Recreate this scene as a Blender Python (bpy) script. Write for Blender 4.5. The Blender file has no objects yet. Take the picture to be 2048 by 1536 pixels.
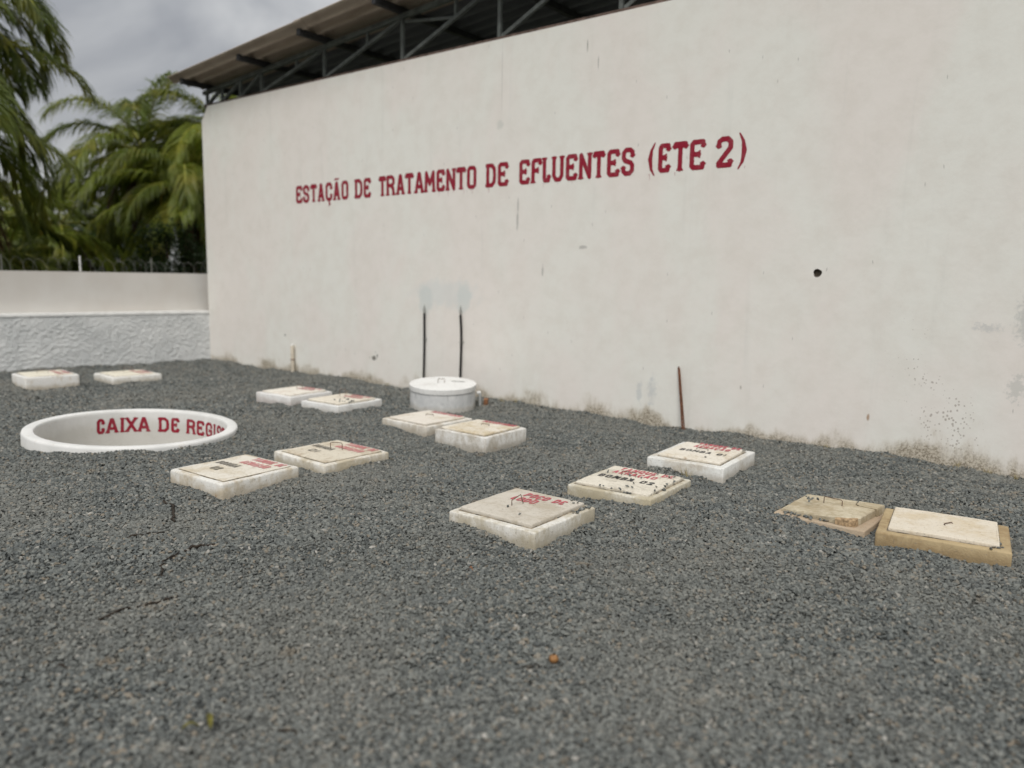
import bpy, math, random
import numpy as np
from mathutils import Matrix, Vector, noise as mn

S = bpy.context.scene
COL = S.collection
PI = math.pi

# ------------------------------------------------------------------ camera
cd = bpy.data.cameras.new('camera')
cam = bpy.data.objects.new('camera', cd)
COL.objects.link(cam)
R3 = Matrix(((0.7853867, -0.0973784, 0.6112979), (0.6188007, 0.0981152, -0.7793966), (0.0159188, 0.9903993, 0.1373162)))
cam.matrix_world = Matrix.Translation((0, 0, 1.6)) @ R3.to_4x4()
cd.sensor_width = 36
cd.lens = 1538 / 2048 * 36
cd.clip_start = 0.05
cd.clip_end = 3000
cd.dof.use_dof = True
cd.dof.focus_distance = 5.2
cd.dof.aperture_fstop = 0.86
S.camera = cam

# ------------------------------------------------------------------ world: overcast sky
W = bpy.data.worlds.new('World')
S.world = W
W.use_nodes = True
wn, wl = W.node_tree.nodes, W.node_tree.links
wn.clear()
SUN_EL, SUN_AZ = math.radians(50), math.radians(150)     # azimuth measured from +Y towards +X
out = wn.new('ShaderNodeOutputWorld')
bg = wn.new('ShaderNodeBackground'); bg.inputs['Strength'].default_value = 0.1
sky = wn.new('ShaderNodeTexSky'); sky.sky_type = 'NISHITA'; sky.sun_disc = False
sky.sun_elevation = SUN_EL; sky.sun_rotation = SUN_AZ
tc = wn.new('ShaderNodeTexCoord')
sx = wn.new('ShaderNodeSeparateXYZ'); wl.new(tc.outputs['Generated'], sx.inputs[0])
mp = wn.new('ShaderNodeMapping'); mp.inputs['Scale'].default_value = (1.0, 1.0, 1.9); mp.inputs['Location'].default_value = (0.35, 0.1, 0.22)
wl.new(tc.outputs['Generated'], mp.inputs[0])
n1 = wn.new('ShaderNodeTexNoise'); n1.inputs['Scale'].default_value = 2.7; n1.inputs['Detail'].default_value = 6; n1.inputs['Roughness'].default_value = 0.5
n1.inputs['Distortion'].default_value = 0.35
wl.new(mp.outputs[0], n1.inputs['Vector'])
r1 = wn.new('ShaderNodeValToRGB')
r1.color_ramp.elements[0].position = 0.38; r1.color_ramp.elements[0].color = (0.49, 0.505, 0.535, 1)
r1.color_ramp.elements[1].position = 0.62; r1.color_ramp.elements[1].color = (1.04, 1.04, 1.03, 1)
wl.new(n1.outputs['Fac'], r1.inputs[0])
g = wn.new('ShaderNodeMapRange')          # overcast sky: brighter towards the zenith
g.inputs['From Min'].default_value = 0.0; g.inputs['From Max'].default_value = 1.0
g.inputs['To Min'].default_value = 2.9; g.inputs['To Max'].default_value = 7.6
wl.new(sx.outputs[2], g.inputs['Value'])
vm = wn.new('ShaderNodeVectorMath'); vm.operation = 'SCALE'
wl.new(r1.outputs[0], vm.inputs[0]); wl.new(g.outputs[0], vm.inputs['Scale'])
mx = wn.new('ShaderNodeMix'); mx.data_type = 'RGBA'; mx.inputs['Factor'].default_value = 0.96
wl.new(sky.outputs[0], mx.inputs['A']); wl.new(vm.outputs[0], mx.inputs['B'])
wl.new(mx.outputs['Result'], bg.inputs['Color']); wl.new(bg.outputs[0], out.inputs[0])

sl = bpy.data.lights.new('sun', 'SUN'); sl.energy = 1.3; sl.angle = math.radians(28); sl.color = (1, 0.965, 0.92)
so = bpy.data.objects.new('sun', sl); COL.objects.link(so)
sdir = Vector((math.sin(SUN_AZ) * math.cos(SUN_EL), math.cos(SUN_AZ) * math.cos(SUN_EL), math.sin(SUN_EL)))
so.rotation_euler = sdir.to_track_quat('Z', 'Y').to_euler()
so.location = (0, -5, 12)

S.view_settings.view_transform = 'Standard'
S.view_settings.look = 'None'
S.view_settings.exposure = 0.78
S.view_settings.gamma = 1
S.view_settings.use_curve_mapping = False


# ------------------------------------------------------------------ node helper
class NB:
    def __init__(s, name):
        s.m = bpy.data.materials.new(name); s.m.use_nodes = True
        s.n, s.l = s.m.node_tree.nodes, s.m.node_tree.links
        s.p = s.n['Principled BSDF']
        s.p.inputs['Roughness'].default_value = 0.9
        s.p.inputs['Specular IOR Level'].default_value = 0.25
    def link(s, a, b): s.l.new(a, b)
    def coord(s, kind='Object'):
        return s.n.new('ShaderNodeTexCoord').outputs[kind]
    def mapping(s, v, scale=(1, 1, 1), loc=(0, 0, 0)):
        m = s.n.new('ShaderNodeMapping'); m.inputs['Scale'].default_value = scale; m.inputs['Location'].default_value = loc
        s.link(v, m.inputs[0]); return m.outputs[0]
    def noise(s, v, scale, detail=3, rough=0.55, dist=0.0):
        n = s.n.new('ShaderNodeTexNoise'); n.inputs['Scale'].default_value = scale; n.inputs['Detail'].default_value = detail
        n.inputs['Roughness'].default_value = rough; n.inputs['Distortion'].default_value = dist
        s.link(v, n.inputs['Vector']); return n.outputs['Fac']
    def voronoi(s, v, scale, feature='F1', out='Distance'):
        n = s.n.new('ShaderNodeTexVoronoi'); n.feature = feature; n.inputs['Scale'].default_value = scale
        s.link(v, n.inputs['Vector']); return n.outputs[out]
    def math(s, op, a, b=None, clamp=False):
        n = s.n.new('ShaderNodeMath'); n.operation = op; n.use_clamp = clamp
        for i, x in enumerate((a, b)):
            if x is None: continue
            if isinstance(x, (int, float)): n.inputs[i].default_value = x
            else: s.link(x, n.inputs[i])
        return n.outputs[0]
    def mr(s, v, a, b, c=0.0, d=1.0, smooth=True):
        n = s.n.new('ShaderNodeMapRange'); n.interpolation_type = 'SMOOTHSTEP' if smooth else 'LINEAR'
        n.inputs['From Min'].default_value = a; n.inputs['From Max'].default_value = b
        n.inputs['To Min'].default_value = c; n.inputs['To Max'].default_value = d
        s.link(v, n.inputs['Value']); return n.outputs[0]
    def mix(s, f, a, b):
        n = s.n.new('ShaderNodeMix'); n.data_type = 'RGBA'
        if isinstance(f, (int, float)): n.inputs['Factor'].default_value = f
        else: s.link(f, n.inputs['Factor'])
        for k, x in (('A', a), ('B', b)):
            if isinstance(x, tuple): n.inputs[k].default_value = (*x[:3], 1)
            else: s.link(x, n.inputs[k])
        return n.outputs['Result']
    def ramp(s, v, stops):
        n = s.n.new('ShaderNodeValToRGB'); e = n.color_ramp.elements
        while len(e) < len(stops): e.new(0.5)
        for x, (p, c) in zip(e, stops): x.position = p; x.color = (*c, 1)
        s.link(v, n.inputs[0]); return n.outputs[0]
    def xyz(s, v):
        n = s.n.new('ShaderNodeSeparateXYZ'); s.link(v, n.inputs[0]); return n.outputs
    def color(s, c):
        if isinstance(c, tuple): s.p.inputs['Base Color'].default_value = (*c[:3], 1)
        else: s.link(c, s.p.inputs['Base Color'])
    def bump(s, h, strength=0.5, dist=0.01):
        b = s.n.new('ShaderNodeBump'); b.inputs['Strength'].default_value = strength; b.inputs['Distance'].default_value = dist
        s.link(h, b.inputs['Height']); s.link(b.outputs[0], s.p.inputs['Normal'])
    def rand(s):
        return s.n.new('ShaderNodeObjectInfo').outputs['Random']


def simple_mat(name, c, rough=0.8, metal=0.0, nscale=12.0, var=0.35, bump=0.0, spec=0.3):
    b = NB(name); v = b.coord()
    n = b.noise(v, nscale, 4, 0.6)
    dark = tuple(x * (1 - var) for x in c); lite = tuple(min(1, x * (1 + var)) for x in c)
    b.color(b.mix(b.mr(n, 0.3, 0.7), dark, lite))
    b.p.inputs['Roughness'].default_value = rough; b.p.inputs['Metallic'].default_value = metal
    b.p.inputs['Specular IOR Level'].default_value = spec
    if bump: b.bump(n, 0.6, bump)
    return b.m


# ------------------------------------------------------------------ object helpers
def tag(o, label=None, cat=None, group=None, kind=None):
    if label: o['label'] = label
    if cat: o['category'] = cat
    if group: o['group'] = group
    if kind: o['kind'] = kind
    return o

def empty(name, loc=(0, 0, 0), rz=0.0):
    o = bpy.data.objects.new(name, None); o.empty_display_size = 0.1
    o.location = loc; o.rotation_euler = (0, 0, rz); COL.objects.link(o); return o


class MB:
    def __init__(s): s.v = []; s.f = []
    def add(s, vs, fs):
        k = len(s.v); s.v += [tuple(x) for x in vs]; s.f += [tuple(i + k for i in f) for f in fs]; return s
    def box(s, c, d, M=None):
        vs = [Vector((c[0] + a * d[0] / 2, c[1] + b * d[1] / 2, c[2] + e * d[2] / 2)) for a in (-1, 1) for b in (-1, 1) for e in (-1, 1)]
        if M: vs = [M @ v for v in vs]
        return s.add(vs, [(0, 1, 3, 2), (4, 6, 7, 5), (0, 4, 5, 1), (2, 3, 7, 6), (0, 2, 6, 4), (1, 5, 7, 3)])
    def bar(s, a, b, w, h, up=(0, 0, 1)):
        a, b = Vector(a), Vector(b); d = (b - a).normalized(); u = Vector(up)
        x = d.cross(u)
        if x.length < 1e-4: x = d.cross(Vector((0, 1, 0)))
        x.normalize(); y = x.cross(d)
        vs = [p + x * i * w / 2 + y * j * h / 2 for p in (a, b) for i, j in ((-1, -1), (1, -1), (1, 1), (-1, 1))]
        return s.add(vs, [(3, 2, 1, 0), (4, 5, 6, 7), (0, 1, 5, 4), (1, 2, 6, 5), (2, 3, 7, 6), (3, 0, 4, 7)])
    def tube(s, pts, rad, n=8, caps=True):
        pts = [Vector(p) for p in pts]; m = len(pts)
        if not hasattr(rad, '__len__'): rad = [rad] * m
        vs = []; x = None
        for i, p in enumerate(pts):
            d = (pts[min(i + 1, m - 1)] - pts[max(i - 1, 0)]).normalized()
            if x is None:
                x = d.cross(Vector((0.13, 0.31, 0.94)))
                if x.length < 0.05: x = d.cross(Vector((1, 0, 0)))
            x = (x - d * x.dot(d)).normalized(); y = d.cross(x)
            vs += [p + (x * math.cos(2 * PI * k / n) + y * math.sin(2 * PI * k / n)) * rad[i] for k in range(n)]
        fs = [(i * n + k, i * n + (k + 1) % n, (i + 1) * n + (k + 1) % n, (i + 1) * n + k) for i in range(m - 1) for k in range(n)]
        if caps:
            q = len(vs); vs += vs[:n] + vs[(m - 1) * n:m * n]
            fs += [tuple(range(q, q + n))[::-1], tuple(range(q + n, q + 2 * n))]
        return s.add(vs, fs)
    def lathe(s, prof, n=48, c=(0, 0, 0), fn=None):
        vs = []
        for r, z in prof:
            for k in range(n):
                a = 2 * PI * k / n; rr = r + (fn(a, r, z) if fn else 0)
                vs.append((c[0] + rr * math.cos(a), c[1] + rr * math.sin(a), c[2] + z))
        fs = [(i * n + k, i * n + (k + 1) % n, (i + 1) * n + (k + 1) % n, (i + 1) * n + k) for i in range(len(prof) - 1) for k in range(n)]
        return s.add(vs, fs)
    def mesh(s, name, mat, smooth=False):
        me = bpy.data.meshes.new(name); me.from_pydata(s.v, [], s.f); me.update()
        if mat: me.materials.append(mat)
        if smooth: me.polygons.foreach_set('use_smooth', [len(f) == 4 for f in s.f])
        return me
    def build(s, name, mat, parent=None, smooth=False, bevel=0.0, seg=2):
        o = bpy.data.objects.new(name, s.mesh(name, mat, smooth)); COL.objects.link(o)
        if parent: o.parent = parent
        if bevel:
            b = o.modifiers.new('bevel', 'BEVEL'); b.width = bevel; b.segments = seg; b.limit_method = 'ANGLE'
        return o


# ------------------------------------------------------------------ stroke lettering -> clean planar meshes
def arc(cx, cy, rx, ry, a0, a1, n=6):
    return [(cx + rx * math.cos(math.radians(a0 + (a1 - a0) * i / n)), cy + ry * math.sin(math.radians(a0 + (a1 - a0) * i / n))) for i in range(n + 1)]

def rrect(c=0.2):
    return arc(1 - c, 1 - c * 0.6, c, c * 0.6, 0, 90, 4) + arc(c, 1 - c * 0.6, c, c * 0.6, 90, 180, 4) + arc(c, c * 0.6, c, c * 0.6, 180, 270, 4) + arc(1 - c, c * 0.6, c, c * 0.6, 270, 360, 4) + [(1, 1 - c * 0.6)]

GLY = {  # strokes: (points, serif at start, serif at end)
    'E': [([(1, 0.86), (0.94, 1), (0.16, 1), (0, 0.92), (0, 0.5), (0, 0.08), (0.16, 0), (0.94, 0), (1, 0.14)], 1, 1), ([(0.03, 0.52), (0.6, 0.52)], 0, 2)],
    'F': [([(1, 0.86), (0.94, 1), (0.16, 1), (0, 0.92), (0, 0.5), (0, 0)], 1, 2), ([(0.03, 0.52), (0.62, 0.52)], 0, 2)],
    'S': [([(1, 0.76), (0.97, 0.9), (0.72, 1), (0.28, 1), (0.03, 0.88), (0.03, 0.66), (0.2, 0.55), (0.8, 0.45), (0.98, 0.34), (0.97, 0.12), (0.72, 0), (0.28, 0), (0.03, 0.1), (0, 0.24)], 1, 1)],
    'T': [([(0, 0.9), (0.05, 1), (0.95, 1), (1, 0.9)], 1, 1), ([(0.5, 1), (0.5, 0)], 0, 2)],
    'A': [([(0, 0), (0.42, 1), (0.56, 1), (1, 0)], 2, 2), ([(0.2, 0.27), (0.8, 0.27)], 0, 0)],
    'C': [([(1, 0.74), (0.97, 0.9), (0.75, 1), (0.25, 1), (0.02, 0.86), (0, 0.5), (0.02, 0.14), (0.25, 0), (0.75, 0), (0.97, 0.1), (1, 0.26)], 1, 1)],
    'G': [([(1, 0.74), (0.97, 0.9), (0.75, 1), (0.25, 1), (0.02, 0.86), (0, 0.5), (0.02, 0.14), (0.25, 0), (0.75, 0), (0.97, 0.1), (1, 0.45), (0.6, 0.45)], 1, 1)],
    'O': [(rrect(0.3), 0, 0)],
    '0': [(rrect(0.3), 0, 0)],
    'Q': [(rrect(0.3), 0, 0), ([(0.6, 0.2), (1.05, -0.12)], 0, 2)],
    'D': [([(0, 0), (0, 1), (0.62, 1), (0.95, 0.82), (1, 0.5), (0.95, 0.18), (0.62, 0), (0, 0)], 2, 0), ([(-0.12, 1), (0.1, 1)], 0, 0), ([(-0.12, 0), (0.1, 0)], 0, 0)],
    'R': [([(0, 0), (0, 1), (0.7, 1), (0.97, 0.88), (0.97, 0.62), (0.7, 0.5), (0, 0.5)], 2, 0), ([(0.55, 0.5), (0.9, 0.32), (1, 0)], 0, 2)],
    'P': [([(0, 0), (0, 1), (0.7, 1), (0.97, 0.88), (0.97, 0.6), (0.7, 0.46), (0, 0.46)], 2, 0)],
    'B': [([(0, 0), (0, 1), (0.7, 1), (0.92, 0.88), (0.92, 0.64), (0.7, 0.53), (0, 0.53)], 0, 0), ([(0.7, 0.53), (1, 0.4), (1, 0.12), (0.75, 0), (0, 0)], 0, 0)],
    'M': [([(0, 0), (0.06, 1), (0.5, 0.36), (0.94, 1), (1, 0)], 2, 2)],
    'N': [([(0, 0), (0, 1), (1, 0), (1, 1)], 2, 2)],
    'L': [([(0, 1), (0, 0.12), (0.14, 0), (0.9, 0), (1, 0.18)], 2, 1)],
    'U': [([(0, 1), (0, 0.18), (0.25, 0), (0.75, 0), (1, 0.18), (1, 1)], 2, 2)],
    'I': [([(0.5, 0), (0.5, 1)], 2, 2)],
    'X': [([(0, 0), (1, 1)], 2, 2), ([(0, 1), (1, 0)], 2, 2)],
    '2': [([(0, 0.74), (0.05, 0.92), (0.3, 1), (0.72, 1), (0.97, 0.88), (0.97, 0.66), (0.05, 0.08), (0.05, 0), (0.95, 0), (1, 0.14)], 1, 1)],
    '1': [([(0.2, 0.85), (0.55, 1), (0.55, 0)], 0, 2)],
    '(': [([(1, 1.14), (0.35, 0.85), (0.1, 0.5), (0.35, 0.1), (1, -0.17)], 0, 0)],
    ')': [([(0, 1.14), (0.65, 0.85), (0.9, 0.5), (0.65, 0.1), (0, -0.17)], 0, 0)],
    '.': [([(0.3, 0.02), (0.5, 0.02)], 0, 0)],
}

def glyph_mesh(ch, w, h, sw, accent=None, step=None, wob=0.0, serif=True):
    """list of (x,y) verts and faces for the glyph of width w, height h, stroke width sw (metres), baseline at y=0."""
    step = step or h / 44
    hw = sw / 2
    segs = []      # ax,ay,bx,by,ra,rb
    def P(p): return (hw + p[0] * (w - sw), hw + p[1] * (h - sw))
    for pts, s0, s1 in GLY[ch]:
        q = [P(p) for p in pts]
        for i in range(len(q) - 1):
            ra = rb = hw
            if ch in '()':
                t0 = abs(i / (len(q) - 1) - .5) * 2; t1 = abs((i + 1) / (len(q) - 1) - .5) * 2
                ra, rb = hw * (1.15 - .85 * t0), hw * (1.15 - .85 * t1)
            segs.append((*q[i], *q[i + 1], ra, rb))
        for end, a, b in ((s0, q[0], q[1]), (s1, q[-1], q[-2])):
            if not end or not serif: continue
            d = Vector((a[0] - b[0], a[1] - b[1])); d.normalize(); n = Vector((-d[1], d[0]))
            k = hw * (1.38 if end == 2 else 1.15); c = Vector(a) + d * hw * (0.55 if end == 2 else 0.2)
            if end == 2: n = Vector((1, 0)) if abs(d[1]) > 0.6 else Vector((0, 1))
            for sgn in (-1, 1):
                e = c + n * k * sgn
                segs.append((*(Vector(a) - d * hw * 0.9), *e, hw * 0.75, hw * 0.22))
            segs.append((*(c - n * k), *(c + n * k), hw * 0.22, hw * 0.22))
    if accent == 'tilde':
        y = h * 1.1
        segs += [(w * .2, y - h * .01, w * .42, y + h * .045, hw * .4, hw * .5), (w * .42, y + h * .045, w * .6, y, hw * .5, hw * .5), (w * .6, y, w * .85, y + h * .05, hw * .5, hw * .35)]
    if accent == 'cedilla':
        segs += [(w * .52, 0, w * .5, -h * .1, hw * .6, hw * .5), (w * .5, -h * .1, w * .66, -h * .16, hw * .55, hw * .5), (w * .66, -h * .16, w * .42, -h * .25, hw * .5, hw * .25)]
    lo = -h * 0.32; m = sw * 1.2
    xs = np.arange(-m, w + m + step, step); ys = np.arange(lo, h * 1.25 + step, step)
    X, Y = np.meshgrid(xs, ys, indexing='ij')
    D = np.full(X.shape, 1e3)
    for ax, ay, bx, by, ra, rb in segs:
        vx, vy = bx - ax, by - ay; L = vx * vx + vy * vy + 1e-12
        t = np.clip(((X - ax) * vx + (Y - ay) * vy) / L, 0, 1)
        D = np.minimum(D, np.hypot(X - ax - t * vx, Y - ay - t * vy) - (ra + (rb - ra) * t))
    if wob: D += wob * (np.sin(X * 91 + Y * 57 + w * 900) + np.sin(X * 173 - Y * 133 + w * 333)) * 0.5
    vs, fs = [], []
    cache = {}
    def vid(key, x, y):
        if key not in cache: cache[key] = len(vs); vs.append((x, y))
        return cache[key]
    nx, ny = D.shape
    ins = D < 0
    act = ins[:-1, :-1] | ins[1:, :-1] | ins[:-1, 1:] | ins[1:, 1:]
    for i, j in zip(*np.nonzero(act)):
        c = ((i, j), (i + 1, j), (i + 1, j + 1), (i, j + 1)); poly = []
        for k in range(4):
            a, b = c[k], c[(k + 1) % 4]
            if ins[a]: poly.append(vid(a, xs[a[0]], ys[a[1]]))
            if ins[a] != ins[b]:
                lo_, hi_ = (a, b) if a < b else (b, a)
                t = D[lo_] / (D[lo_] - D[hi_]); t = min(.98, max(.02, t))
                poly.append(vid((lo_, hi_), xs[lo_[0]] + t * (xs[hi_[0]] - xs[lo_[0]]), ys[lo_[1]] + t * (ys[hi_[1]] - ys[lo_[1]])))
        if len(poly) >= 3: fs.append(tuple(poly))
    return vs, fs

WID = {'I': .35, '1': .5, '(': .5, ')': .5, '.': .35, 'M': 1.25, ' ': .62, 'E': .88, 'F': .85, 'L': .8, 'T': .95}
def line_mesh(make, text, x0, x1, y0, h, sw, to3, wob=0.0004):
    """a whole line of lettering spread from x0 to x1"""
    base = {'Ç': 'C', 'Ã': 'A', 'Á': 'A'}
    ws = [WID.get(base.get(c, c), 1.0) for c in text]; gap = .26
    u = (x1 - x0) / (sum(ws) + gap * (len(text) - 1)); x = x0
    for c, w in zip(text, ws):
        if c != ' ':
            vs, fs = glyph_mesh(base.get(c, c), w * u, h, min(sw, w * u * .45), {'Ç': 'cedilla', 'Ã': 'tilde'}.get(c), step=h / 22, wob=wob, serif=False)
            m = MB(); m.add([to3(x + a, y0 + b) for a, b in vs], fs); make(m)
        x += (w + gap) * u


# ------------------------------------------------------------------ materials
WALL_Y = 7.656
def make_wall_mat():
    b = NB('white_wall_paint'); v = b.coord(); X, Y, Z = b.xyz(v)
    big = b.noise(b.mapping(v, (1, 1, .55)), 1.1, 3, .5, .4)
    med = b.noise(v, 5, 5, .65)
    col = b.mix(b.mr(big, .35, .65), (.76, .72, .675), (.755, .75, .70))
    col = b.mix(b.mr(med, .35, .75, 0, .35), col, (.64, .60, .54))
    streak = b.noise(b.mapping(v, (7, 1, .5), (3, 0, 0)), 1.0, 4, .6)
    col = b.mix(b.mr(streak, .58, .8, 0, .22), col, (.56, .56, .52))
    def patch(cx, cz, rx, rz, c, amt, sharp=.45, ns=9, ndist=.6):
        nonlocal col
        dx = b.math('DIVIDE', b.math('SUBTRACT', X, cx), rx); dz = b.math('DIVIDE', b.math('SUBTRACT', Z, cz), rz)
        d = b.math('SQRT', b.math('ADD', b.math('MULTIPLY', dx, dx), b.math('MULTIPLY', dz, dz)))
        d = b.math('ADD', d, b.math('MULTIPLY', b.math('SUBTRACT', b.noise(v, ns, 4, .6), .5), ndist * 2))
        f = b.mr(d, 1 - sharp, 1 + sharp, amt, 0)
        col = b.mix(f, col, c)
    patch(-7.2, 1.36, .55, .17, (.62, .65, .64), .5, .45, 8, .9)        # touched-up plaster above the conduits
    patch(-7.55, 1.28, .13, .2, (.58, .62, .60), .6, .3, 9)
    patch(-6.84, 1.32, .12, .2, (.58, .62, .60), .6, .3, 9)
    patch(-5.96, 2.30, .016, .11, (.40, .39, .37), .75, .4, 20, .8)
    patch(-5.955, 2.48, .012, .09, (.4, .39, .37), .7, .4, 20, .7)
    patch(-5.56, 1.69, .014, .07, (.40, .39, .37), .7, .4, 20, .8)
    patch(-4.99, 1.96, .05, .02, (.40, .39, .37), .7, .4, 20, .9)
    patch(-.60, 1.32, .06, .16, (.46, .47, .45), .6, .6, 26, 2.0)
    patch(-.86, 1.24, .09, .03, (.50, .51, .50), .55, .5, 34, 2.2)
    patch(-.62, .75, .05, .09, (.45, .46, .43), .5, .5, 34, 2.2)
    patch(-4.02, .37, .045, .13, (.46, .49, .50), .5, .6, 22, 1.6)
    patch(-4.18, .33, .03, .10, (.46, .49, .50), .5, .6, 22, 1.6)
    patch(-8.612, .384, .047, .033, (.20, .19, .17), .95, .2, 30, .5)
    patch(-8.54, .425, .017, .02, (.22, .21, .19), .95, .2, 30, .3)
    patch(-8.545, .39, .009, .01, (.22, .21, .19), .9, .2, 30, .3)
    patch(-8.70, .385, .010, .010, (.3, .29, .27), .9, .2, 30, .3)
    patch(-8.58, .47, .010, .010, (.3, .29, .27), .9, .2, 30, .3)
    patch(-10.784, .598, .02, .018, (.25, .24, .22), .9, .2, 30, .4)
    patch(-6.235, 4.05, .005, .40, (.46, .45, .42), .6, .5, 12, .5)
    patch(-5.0, 4.2, .007, .06, (.25, .24, .22), .8, .4, 20, .6)
    patch(-4.85, 4.0, .006, .07, (.3, .29, .27), .7, .4, 20, .6)
    patch(-1.756, .352, .012, .03, (.33, .2, .11), .8, .5, 30, .6)
    patch(-3.0, .51, .01, .02, (.4, .37, .33), .8, .4, 30, .6)
    patch(-6.26, 3.47, .05, .05, (.52, .53, .49), .5, .5, 20, .8)
    # scattered scratches and nicks
    vo = b.n.new('ShaderNodeTexVoronoi'); vo.voronoi_dimensions = '2D'; vo.inputs['Scale'].default_value = 1.0
    cb = b.n.new('ShaderNodeCombineXYZ'); lean = b.math('ADD', X, b.math('MULTIPLY', b.noise(v, .7, 2), .5))
    b.link(b.math('MULTIPLY', lean, 5.2), cb.inputs[0]); b.link(b.math('MULTIPLY', Z, 1.25), cb.inputs[1]); b.link(cb.outputs[0], vo.inputs['Vector'])
    nick = b.mr(vo.outputs['Distance'], .008, .034, 1, 0)
    keep = b.math('GREATER_THAN', b.xyz(vo.outputs['Color'])[0], .76)
    col = b.mix(b.math('MULTIPLY', b.math('MULTIPLY', nick, keep), .6), col, (.3, .29, .27))
    # mould specks towards the right end
    vs = b.voronoi(b.mapping(v, (36, 36, 30)), 1.0)
    reg = b.noise(v, 2.4, 3, .6)
    dx = b.math('DIVIDE', b.math('ADD', b.math('ADD', X, 1.22), b.math('MULTIPLY', b.math('SUBTRACT', Z, .6), .42)), .34); dz = b.math('DIVIDE', b.math('SUBTRACT', Z, .6), .85)
    dd = b.math('SQRT', b.math('ADD', b.math('MULTIPLY', dx, dx), b.math('MULTIPLY', dz, dz)))
    rm = b.math('MULTIPLY', b.mr(dd, .25, 1.25, 1, 0), b.mr(reg, .35, .6))
    sp = b.math('LESS_THAN', vs, b.math('MULTIPLY', rm, .34))
    col = b.mix(b.math('MULTIPLY', sp, .62), col, (.27, .23, .19))
    # damp, moss and soil splash along the foot of the wall
    jag = b.noise(b.mapping(v, (1, 1, .35)), 9, 6, .72)
    jag2 = b.noise(v, 1.3, 3, .6)
    edge = b.math('ADD', b.math('MULTIPLY', b.math('SUBTRACT', jag, .5), .36), b.math('MULTIPLY', b.math('SUBTRACT', jag2, .5), .75))
    zz = b.math('SUBTRACT', Z, edge)
    col = b.mix(b.mr(zz, -.02, .18, .75, 0), col, (.46, .40, .30))
    fine = b.noise(v, 60, 4, .7)
    col = b.mix(b.math('MULTIPLY', b.mr(zz, -.03, .13, 1, 0), b.mr(fine, .42, .6)), col, (.22, .19, .145))
    b.color(col)
    gr = b.noise(v, 170, 3, .6); tr = b.noise(v, 9, 6, .62)
    b.bump(b.math('ADD', b.math('MULTIPLY', gr, .2), tr), .22, .012)
    return b.m

def make_upper_mat():
    b = NB('greige_wall_paint'); v = b.coord()
    col = b.mix(b.mr(b.noise(v, 1.5, 4), .3, .7), (.555, .525, .485), (.60, .58, .545))
    col = b.mix(b.mr(b.noise(b.mapping(v, (5, 5, .6)), 1.4, 4), .5, .8, 0, .3), col, (.54, .53, .48))
    b.color(col); b.bump(b.noise(v, 60, 3), .3, .006); return b.m

def make_rough_mat():
    b = NB('roughcast_render'); v = b.coord()
    col = b.mix(b.mr(b.noise(v, 2.2, 5, .6), .3, .7), (.56, .575, .57), (.68, .69, .68))
    col = b.mix(b.mr(b.noise(b.mapping(v, (5, 5, 16)), 2.2, 5, .7), .52, .75, 0, .5), col, (.38, .39, .39))
    b.color(col); b.bump(b.noise(b.mapping(v, (1, 1, 2.4)), 45, 5, .7), .9, .012); return b.m

def concrete_mat(name, paint, dirt, amount, seed, rust=0.0):
    """painted concrete: dirt and rust with shapes of their own"""
    b = NB(name); v0 = b.coord(); v = b.mapping(v0, (1, 1, 1), (seed * 3.7, seed * 1.9, seed * .7)); X, Y, Z = b.xyz(v0)
    n = b.noise(v, 3.4, 5, .62, .2); n2 = b.noise(b.mapping(v, (1, 1, .5)), 30, 5, .65)
    lo = .60 - amount * .34
    col = b.mix(b.mr(n, .3, .7, 0, .35), paint, tuple(x * .86 for x in paint))
    col = b.mix(b.mr(b.math('ADD', n, b.math('MULTIPLY', b.math('SUBTRACT', n2, .5), .4)), lo - .04, lo + .24, 0, .9), col, dirt)
    col = b.mix(b.mr(n2, .5, .75, 0, .3), col, tuple(x * .7 for x in dirt))
    low = b.math('ADD', Z, b.math('MULTIPLY', b.math('SUBTRACT', b.noise(v, 9, 4, .6), .5), .12))
    col = b.mix(b.mr(low, .0, .085, .75, 0), col, tuple(x * .8 for x in dirt))
    if rust:
        col = b.mix(b.mr(b.noise(v, 11, 5, .7, 1.0), .66 - rust * .1, .74, 0, .8), col, (.30, .17, .075))
    col = b.mix(b.mr(b.noise(v, 75, 3, .6), .60, .70, 0, .55), col, (.2, .18, .15))
    b.color(col); b.bump(b.math('ADD', b.noise(v, 90, 4, .65), b.math('MULTIPLY', b.noise(v, 16, 4), 1.4)), .6, .007)
    return b.m

def make_stone_mat():
    b = NB('crushed_stone'); r = b.rand(); v = b.coord()
    col = b.ramp(r, [(0, (.055, .06, .06)), (.28, (.11, .12, .115)), (.62, (.16, .17, .16)), (.88, (.22, .225, .205)), (.95, (.225, .185, .135)), (.985, (.27, .255, .225)), (1, (.42, .40, .36))])
    loc = b.n.new('ShaderNodeObjectInfo').outputs['Location']
    col = b.mix(b.mr(b.noise(loc, .9, 3, .6), .38, .68, 0, .45), col, (.205, .20, .175))
    col = b.mix(b.mr(b.noise(loc, 2.6, 3, .6), .55, .75, 0, .55), col, (.095, .105, .105))
    col = b.mix(b.mr(b.noise(loc, 5.5, 2, .5), .66, .76, 0, .5), col, (.24, .19, .13))
    col = b.mix(b.mr(b.noise(v, 90, 2), .35, .7, 0, .4), col, (.085, .09, .085))
    b.color(col); b.p.inputs['Roughness'].default_value = .8
    return b.m

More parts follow.
